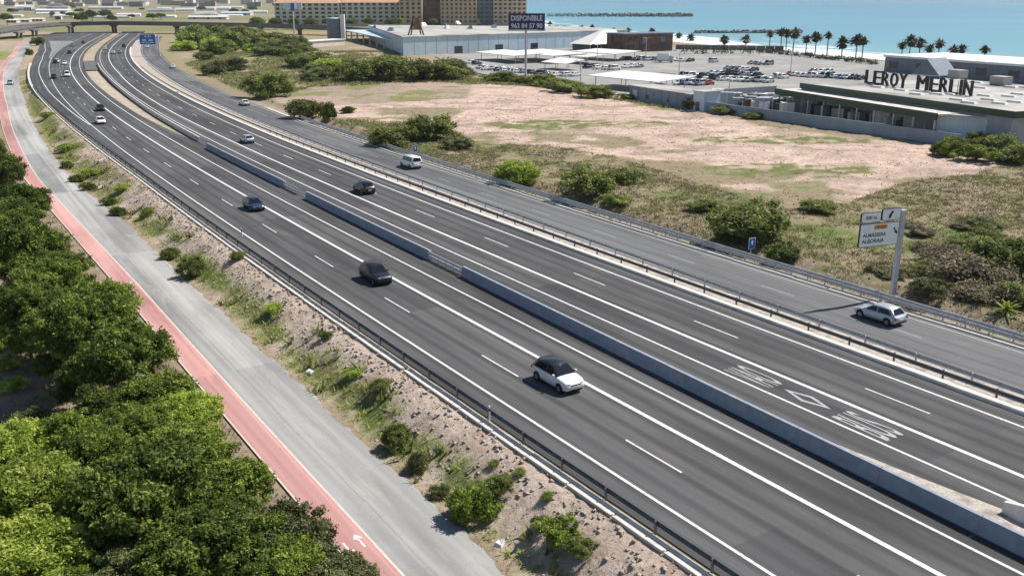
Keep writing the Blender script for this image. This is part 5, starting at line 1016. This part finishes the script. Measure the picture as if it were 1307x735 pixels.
# store yard: palletised goods
pal = MB()
for k in range(5): pal.box(-.6, .6, -.5+k*.225, -.5+k*.225+.1, .10, .13)
for k in (-.55, 0, .45): pal.box(k, k+.1, -.5, .5, 0, .10)
pal_me = pal.mesh('pallet'); wrap = MB().prism([(-.52,-.45),(-.45,-.5),(.45,-.5),(.52,-.45),(.52,.45),(.45,.5),(-.45,.5),(-.52,.45)], .13, 1.25).mesh('load'); strap = MB().box(-.06, .06, -.515, .515, .13, 1.265).box(-.535, .535, -.05, .05, .6, .68).mesh('strap')
gl_cols = ['roof_white', 'roof_white', 'cream', 'brown', 'cream', 'dark_win', 'pale_concrete', 'hedge', 'wall_grey']
for i in range(130):
    t = i/129; px = 908+t*292; py = 137+t*38-random.choice((2, 4, 6, 9, 12, 14))*(.8+.4*t); x, y = GP(px+random.uniform(-2, 2), py, .3); r_ = empty('pallet_load', (x, y, .304), random.uniform(-.5, .1)); k = random.uniform(1.5, 2.4)
    r_.scale = (k*1.3, k, k*random.uniform(.8, 1.35)); cc = random.choice(gl_cols); link('pallet', pal_me, M['brown'], r_); link('load', wrap, M[cc] if cc != 'hedge' else M['green_band'], r_); link('strap', strap, M['steel'], r_)
    nm = dict(roof_white='white', brown='brown', cream='cream', dark_win='black', pale_concrete='beige', hedge='dark green', wall_grey='grey')[cc]
    third = 'left' if t < .33 else ('middle' if t < .66 else 'right'); tagp(r_, f'{nm} pallet load in the {third} part of the store yard', 'pallet', f'{nm} pallet loads, {third} part of the yard')
# parked cars
PK = [((610,88),(664,94),7,'under the leftmost shade canopies'),((686,97),(738,98),6,'right of the billboard post'),((792,77),(884,79),12,'in front of the brown building'),((796,87),(818,86),3,'alone behind the large white canopy'),((862,108),(908,109),6,'just behind the grey shed'),((900,102),(985,106),10,'in the row along the yard fence'),((905,95),(972,98),8,'in the second row from the yard fence'),((925,89),(965,91),5,'in the third row from the yard fence'),((955,82),(985,84),3,'in the far row of the middle car park'),((1004,97),(1100,102),13,'in the row behind the store canopy'),((1034,92),(1062,94),3,'dotted above the row behind the store canopy'),((905,80),(915,80),1,'alone on the open asphalt'),((596,80),(612,84),2,'by the loading door of the warehouse'),((868,99),(900,100),4,'left of the second car park row'),((986,98),(1003,101),3,'by the left end of the store canopy'),((640,90),(684,95),5,'around the billboard post'),((745,88),(790,90),4,'behind the large white canopy, left part')]
for pa, pb, n_, where in PK:
    for i in range(n_):
        t = (i+.5)/n_; x, y = GP(pa[0]+(pb[0]-pa[0])*t+random.uniform(-1.2, 1.2), pa[1]+(pb[1]-pa[1])*t+random.uniform(-.5, .5), .3)
        pc_ = random.choices(['white', 'silver', 'dark', 'grey', 'red', 'blue', 'slate'], [9, 4, 4, 2, .6, .6, 1])[0]; sty = random.choices(['hatch', 'suv', 'sedan', 'van'], [4, 3, 2, 2])[0]
        nm = {'dark': 'black', 'slate': 'dark blue'}.get(pc_, pc_); kind_ = {'hatch': 'hatchback', 'suv': 'SUV', 'sedan': 'saloon', 'van': 'van'}[sty]
        put_car(0, 0, sty, pc_, f'{nm} {kind_}, {ORD[i]} from left of those {where}', 1, xy=(x, y, .31), rz=random.choice((.6, -2.5))+random.uniform(-.08, .08), name='parked_car' if sty != 'van' else 'parked_van', cat='car' if sty != 'van' else 'van', group=f'{nm} {kind_}s parked {where}', full=False)
# lorry by the brown building
x, y = GP(849, 80, .3); lo = empty('box_lorry', (x, y, .3), -.3)
MB().box(-3.2, 1.6, -1.25, 1.25, .9, 3.6).build('cargo_box', M['paint_white'], lo); MB().add([(1.7,-1.15,.5),(3.3,-1.15,.5),(3.3,1.15,.5),(1.7,1.15,.5),(1.7,-1.1,2.7),(2.8,-1.1,2.7),(2.8,1.1,2.7),(1.7,1.1,2.7),(3.3,-1.15,1.5),(3.3,1.15,1.5)], [(0,3,2,1),(0,1,8,5,4),(3,7,6,9,2),(1,2,9,8),(8,9,6,5),(4,5,6,7),(0,4,7,3)]).build('cab', M['paint_silver'], lo); MB().add([(3.27,-1,1.58),(3.27,1,1.58),(2.87,1,2.58),(2.87,-1,2.58)], [(0,1,2,3)]).build('windscreen', M['glass'], lo, (.03, 0, .01))
for xx in (-2, 2.4):
    for sg_ in (-1.1, 1.1): w_ = link('wheel', TYRE, M['rubber'], lo, (xx, sg_, .45)); w_.scale = (1.38, 1.2, 1.38)
tagp(lo, 'white box lorry parked before the brown building', 'lorry')
def lamp_post(px, py, h, label, z=.3):
    x, y = GP(px, py, z); r_ = empty('lamp_post', (x, y, z)); MB().tube((0, 0, -.1), (0, 0, h), .16, .09, 8).build('pole', M['steel'], r_); MB().tube((0, 0, h), (1.6, 0, h+.3), .07, .05, 6).tube((0, 0, h), (-1.6, 0, h+.3), .07, .05, 6).build('arm', M['steel'], r_); MB().box(1.1, 2.1, -.16, .16, h+.2, h+.36).box(-2.1, -1.1, -.16, .16, h+.2, h+.36).build('lamp_head', M['dark_steel'], r_); tagp(r_, label, 'lamp post')
for px, py, h, lab in ((866,104,9,'car park lamp post behind the grey shed'),(1009,93,10,'tall car park lamp post left of the roof letters'),(824,78,9,'lamp post before the brown building'),(1216,160,9,'lamp post standing in front of the store porch'),(762,86,8,'lamp post beside the pavilion canopy'),(930,124,5,'short lamp post on the yard fence'),(741,104,6,'lamp post near the large white canopy')): lamp_post(px, py, h, lab)
# hedge and low wall on the sea side
def hedge(pa, pb, h, wd, label, seed):
    a = np.array(GP(*pa)); b = np.array(GP(*pb)); L_ = np.hypot(*(b-a)); r = np.random.default_rng(seed); n_ = int(L_*1.6); t = r.uniform(0, 1, n_); c = np.stack([t*L_, r.normal(0, wd/3, n_), r.uniform(.2, 1, n_)*h], 1)
    V, F, ti = leaves(c, r.uniform(.1, .7, n_), 18, .5, .42, r); root = empty('hedge', (a[0], a[1], 0), math.atan2(b[1]-a[1], b[0]-a[0])); link('foliage', leaf_mesh('foliage', V, F, ti), M['hedge'], root); tagp(root, label, 'hedge')
hedge((868, 70), (975, 70), 3.2, 3, 'dark clipped hedge between brown building and beach', 1); hedge((975, 68), (1120, 84), 1.8, 3, 'dark hedge under the palm row along the beach', 2); hedge((1215, 86), (1420, 98), 2.6, 3, 'dark hedge on the beach beyond the white roof', 3); hedge((700, 36), (800, 46), 2.2, 4, 'dark scrub on the beach above the warehouse roof', 4)
prom, PRL = bld('promenade_wall', GP(862, 64), GP(1000, 66), 'long grey promenade wall beyond the car park', 'wall'); [obox(prom, 'wall_panel', M['deck'], k*PRL/12+.05, (k+1)*PRL/12-.05, 0, .6, -.3, 2.4) for k in range(12)]; obox(prom, 'coping', M['roof_grey'], 0, PRL, -.1, .7, 2.4, 2.6)
# breakwaters of tumbled boulders
def breakwater(pa, pb, h, wd, label, seed):
    a = np.array(GP(*pa, -1)); b = np.array(GP(*pb, -1)); r = np.random.default_rng(seed); L_ = np.hypot(*(b-a)); n_ = int(L_*5); t = r.uniform(0, 1, n_); w_ = r.normal(0, wd/2.5, n_); d_ = (b-a)/L_; P = np.stack([a[0]+d_[0]*t*L_-d_[1]*w_, a[1]+d_[1]*t*L_+d_[0]*w_, -1.2+h*np.clip(1-np.abs(w_)/wd, 0, 1)*r.uniform(.3, 1, n_)], 1)
    o = rocks('breakwater', P, 1.0, 2.4, M['stone_wet'], seed); tagp(o, label, 'breakwater')
M['stone_wet'] = surface('breakwater_rock', (0.14,0.13,0.12), (0.26,0.245,0.225), .15, .95, .1, coord='World')
breakwater((698, 21.5), (884, 21.5), 5, 9, 'long rocky breakwater out in the turquoise sea', 31); breakwater((885, 42.5), (1022, 42), 2.2, 4, 'shorter rocky breakwater close to the beach', 32)
# ---------------------------------------------------------------- apartments beyond
def apartment(x0, x1, y, dp, z0, z1, mm, label, cols, floors, roof=None, ww=.5, rot=0, balc=False):
    r_ = empty('apartment_building', (x0, y, 0), rot); L_ = x1-x0; obox(r_, 'wall', mm, 0, L_, 0, dp, z0, z1)
    if roof: MB().add([(-1,-1,z1),(L_+1,-1,z1),(L_+1,dp+1,z1),(-1,dp+1,z1),(3,dp/2,z1+3.4),(L_-3,dp/2,z1+3.4)], [(0,3,2,1),(0,1,5,4),(2,3,4,5),(3,0,4),(1,2,5)]).build('roof', M[roof], r_)
    cw = L_/cols; fh = (z1-2.6)/floors; wm = MB().box(-cw*ww/2, cw*ww/2, -.08, .05, .9, fh-.45).mesh('window'); bm2 = MB().box(-cw*.42, cw*.42, -1.0, -.02, 0, .16).box(-cw*.42, cw*.42, -1.0, -.9, .16, 1.0).mesh('balcony')
    for i in range(cols):
        for f in range(floors):
            link('window', wm, M['dark_win'], r_, ((i+.5)*cw, 0, 2.6+f*fh))
            if balc and i % 2 == 0: link('balcony', bm2, M['cream'], r_, ((i+.5)*cw, 0, 2.6+f*fh))
    return tagp(r_, label, 'apartment block')
apartment(-206, -150, 850, 16, 0, 19.4, M['cream'], 'cream apartment block with terracotta roof, left half of the long row', 10, 5, 'terracotta', .55, 0, True)
apartment(-149, -96, 853, 16, 0, 19.8, M['cream'], 'cream apartment block with terracotta roof, right half of the long row', 10, 5, 'terracotta', .55, 0, True)
apartment(-96.5, -77, 838, 18, 0, 24, M['ochre'], 'narrow ochre apartment tower beside the cream row', 4, 6, None, .5)
apartment(-79, -60, 846, 18, 0, 22.5, M['brown'], 'dark brown recessed apartment block between the ochre ones', 4, 5, None, .6)
apartment(-61, -30, 836, 18, 0, 27, M['ochre'], 'tall ochre apartment block left of the glass tower', 8, 7, None, .5)
apartment(-32, -15, 842, 18, 0, 27, M['slate_blue'], 'dark blue glass apartment tower among the ochre blocks', 4, 7, None, .75)
apartment(-16, 12.5, 838, 18, 0, 27, M['ochre'], 'tall ochre apartment block at the water end', 7, 7, None, .5, 0, True)
for i, (px, py, R, mm) in enumerate([(330,20,7,LL),(350,22,6,LD),(372,22,6,LD),(395,22,6,LS),(415,21,5,LD),(445,23,5,LS),(468,23,5,LD),(495,21,6,LS),(505,20,5,LL),(550,25,4,LS),(606,23,3.5,LS),(104,21,7,LD),(117,18,8,LD),(133,17,8,LD),(142,23,5,LD),(8,22,6,LD)]):
    zc = 7.0; x, y = GP(px, py, zc)
    if px > 320: x, y = (px-653.5)/FPX*(770*.955+6), 770+i*3; zc = 5.5
    root = empty('tree', (x, y, gz(x, y)), i); tk = link('trunk', TR[i % 3], M['bark'], root); tk.scale = (R, R, zc); c = link('crown', CR['wide'][i % 2], mm, root, (0, 0, zc-R*.2)); c.scale = (R, R, R)
    tagp(root, f'tree in the belt before the cream apartment row, {ORD[i]} from the left' if 320 < px < 520 else ('small tree at the foot of the ochre apartments' if px > 520 else (f'dark tall tree just beyond the overpass, {ORD[[104, 117, 133, 142].index(px)]} from the left' if px > 90 else 'dark tree beyond the overpass ramp at the left edge')), 'tree', 'tree belt before the cream apartments' if 320 < px < 520 else ('trees at the ochre apartments' if px > 520 else ('dark trees beyond the overpass' if px > 90 else None)))
# ---------------------------------------------------------------- overpass
ov = empty('overpass', (0, 0, 0)); tagp(ov, 'dark concrete overpass crossing the motorway in the distance', 'bridge')
OP = [(-60,44,3.6),(0,41,4.6),(45,34,6.0),(90,30.5,6.6),(141,29.5,6.8),(222,30.5,6.8),(330,32.5,6.2),(420,36,5.0),(520,44,2)]; OW = [(np.array(GP(a_, b_, c_)), c_) for a_, b_, c_ in OP]
def deck(name, mm, d0, d1, z0, z1):
    b_ = MB()
    for i, (q, z) in enumerate(OW):
        t = OW[min(i+1, len(OW)-1)][0]-OW[max(i-1, 0)][0]; t = t/np.hypot(*t); n_ = np.array([-t[1], t[0]])
        for d_, zz in ((d0, z0), (d1, z0), (d1, z1), (d0, z1)): p_ = q+n_*d_; b_.v.append((p_[0], p_[1], z+zz))
    for i in range(len(OW)-1): b_.f += [(i*4+j, i*4+(j+1) % 4, i*4+4+(j+1) % 4, i*4+4+j) for j in range(4)]
    b_.f += [(3, 2, 1, 0), tuple(len(b_.v)-4+k for k in range(4))]; return link(name, fix(b_.mesh(name)), mm, ov)
deck('deck', M['deck'], 0, 11, -1.6, 0); deck('parapet', M['deck'], -.3, .0, -.6, .95); deck('parapet', M['deck'], 11, 11.3, -.6, .95); deck('road_surface', M['asphalt_service'], .1, 10.9, .01, .02)
for px in (18, 38, 85, 141, 222, 262, 330, 380):
    k = np.interp(px, [a_[0] for a_ in OP], [a_[1] for a_ in OP]); z = np.interp(px, [a_[0] for a_ in OP], [a_[2] for a_ in OP]); x, y = GP(px, k, z); MB().tube((x, y+3, -.5), (x, y+3, z-1.6), .9, n=10).build('pier', M['deck'], ov); MB().tube((x, y+8, -.5), (x, y+8, z-1.6), .9, n=10).build('pier', M['deck'], ov); MB().box(x-1.4, x+1.4, y+1, y+10, z-2.4, z-1.55).build('pier_cap', M['deck'], ov)
for px, py, L_, w_, h, mm, lab in [(45,17,50,16,6,'roof_white','long white shed beyond the overpass'),(18,13,30,16,9,'roof_white','white farm building at the far left'),(30,14,14,10,9,'cream','cream farm house beside the white farm building'),(60,10,30,18,9,'slate_blue','dark shed behind the long white shed'),(8,29,10,8,3.5,'roof_white','small white cabin beyond the overpass ramp'),(20,28,14,6,3,'cream','low beige cabin beyond the overpass ramp'),(38,27,14,6,3,'roof_white','low white trailer beyond the overpass ramp'),(70,25,6,6,6,'roof_white','small white house by the overpass'),(240,25,44,10,4,'roof_white','low white sheds behind the overpass, right of the dark trees'),(282,20,40,14,5,'wall_blue','pale blue roofed sheds behind the overpass'),(150,12,80,20,4,'hedge','')]:
    if not lab: continue
    x, y = GP(px, py); r_ = empty('farm_building', (x, y, 0), -.05); obox(r_, 'wall', M['cream'] if mm != 'slate_blue' else M['slate_blue'], 0, L_, 0, w_, -.3, h*.65); MB().add([(-.5,-.5,h*.65),(L_+.5,-.5,h*.65),(L_+.5,w_+.5,h*.65),(-.5,w_+.5,h*.65),(-.5,w_/2,h),(L_+.5,w_/2,h)], [(0,3,2,1),(0,1,5,4),(2,3,4,5),(3,0,4),(1,2,5)]).build('roof', M[mm], r_); [obox(r_, 'door', M['dark_win'], q*L_, q*L_+2.4, -.06, .03, -.2, h*.5) for q in (.15, .5, .8)]; tagp(r_, lab, 'building')
for i in range(60):
    px = random.uniform(-10, 470)**1.0; py = random.uniform(1.5, 9); x, y = GP(px, py); k = y/900; r_ = empty('far_building', (x, y, 0), random.uniform(-.2, .2)); L_ = random.uniform(10, 26)*k*.6; w_ = 10*k*.5; h = random.uniform(5, 9)*k*.5; mm = random.choice(['cream', 'roof_grey', 'ochre', 'roof_white', 'wall_grey']); obox(r_, 'wall', M[mm], 0, L_, 0, w_, -1, h); obox(r_, 'roof', M[random.choice(['terracotta', 'roof_grey'])], -.6, L_+.6, -.6, w_+.6, h, h*1.08); [obox(r_, 'window_band', M['dark_win'], L_*.06, L_*.94, -.1, .05, h*q, h*(q+.12)) for q in (.2, .5, .75)]
    tagp(r_, 'far town building in the hazy strip above the fields', 'building', 'far town buildings')
for i in range(16):
    px = random.uniform(0, 330); py = random.uniform(5, 20); zc = 5; x, y = GP(px, py, zc); R = random.uniform(4, 9)*max(1, y/1500); root = empty('tree', (x, y, gz(x, y)), i); tk = link('trunk', TR[i % 3], M['bark'], root); tk.scale = (R, R, zc); c = link('crown', CR['wide'][i % 2], LD, root, (0, 0, zc-R*.2)); c.scale = (R, R, R*.7); tagp(root, 'small dark tree among the far fields', 'tree', 'trees among the far fields')

for i in range(22):
    px = random.uniform(-5, 330); py = random.uniform(9, 24); x, y = GP(px, py); L_ = random.uniform(14, 45)*y/1200; w_ = 8*y/1200; h = random.uniform(2.5, 4)*y/1200; r_ = empty('greenhouse', (x, y, -.2), random.uniform(-.15, .15)); pts = [(w_*(.5-.5*math.cos(a*.5236)), h*math.sin(a*.5236)) for a in range(7)]
    b_ = MB(); b_.v = [(0, *p) for p in pts]+[(L_, *p) for p in pts]; b_.f = [(k, k+1, k+8, k+7) for k in range(6)]+[tuple(range(7))[::-1], tuple(range(7, 14))]; link('cover', fix(b_.mesh('cover')), M[random.choice(['roof_white', 'wall_grey', 'cream', 'roof_grey'])], r_); [obox(r_, 'end_frame', M['steel'], q, q+.3, -.1, w_+.1, 0, .4) for q in (-.1, L_)]
    tagp(r_, 'low pale greenhouse tunnel among the far fields', 'greenhouse', 'greenhouse tunnels in the far fields')

# thin sea air over the whole place
m, n, b = NM('sea_haze'); n.nodes.remove(b); pv_ = nd(n, 'ShaderNodeVolumePrincipled'); pv_.inputs['Color'].default_value = (.86, .92, 1, 1); pv_.inputs['Density'].default_value = 5.5e-5; pv_.inputs['Anisotropy'].default_value = .3
n.links.new(pv_.outputs[0], n.nodes['Material Output'].inputs['Volume'])
hz = MB().box(-15500, 16500, -450, 27000, -7.5, 60).build('haze', m); hz['kind'] = 'stuff'; hz['label'] = 'thin pale haze over the coast and the fields'
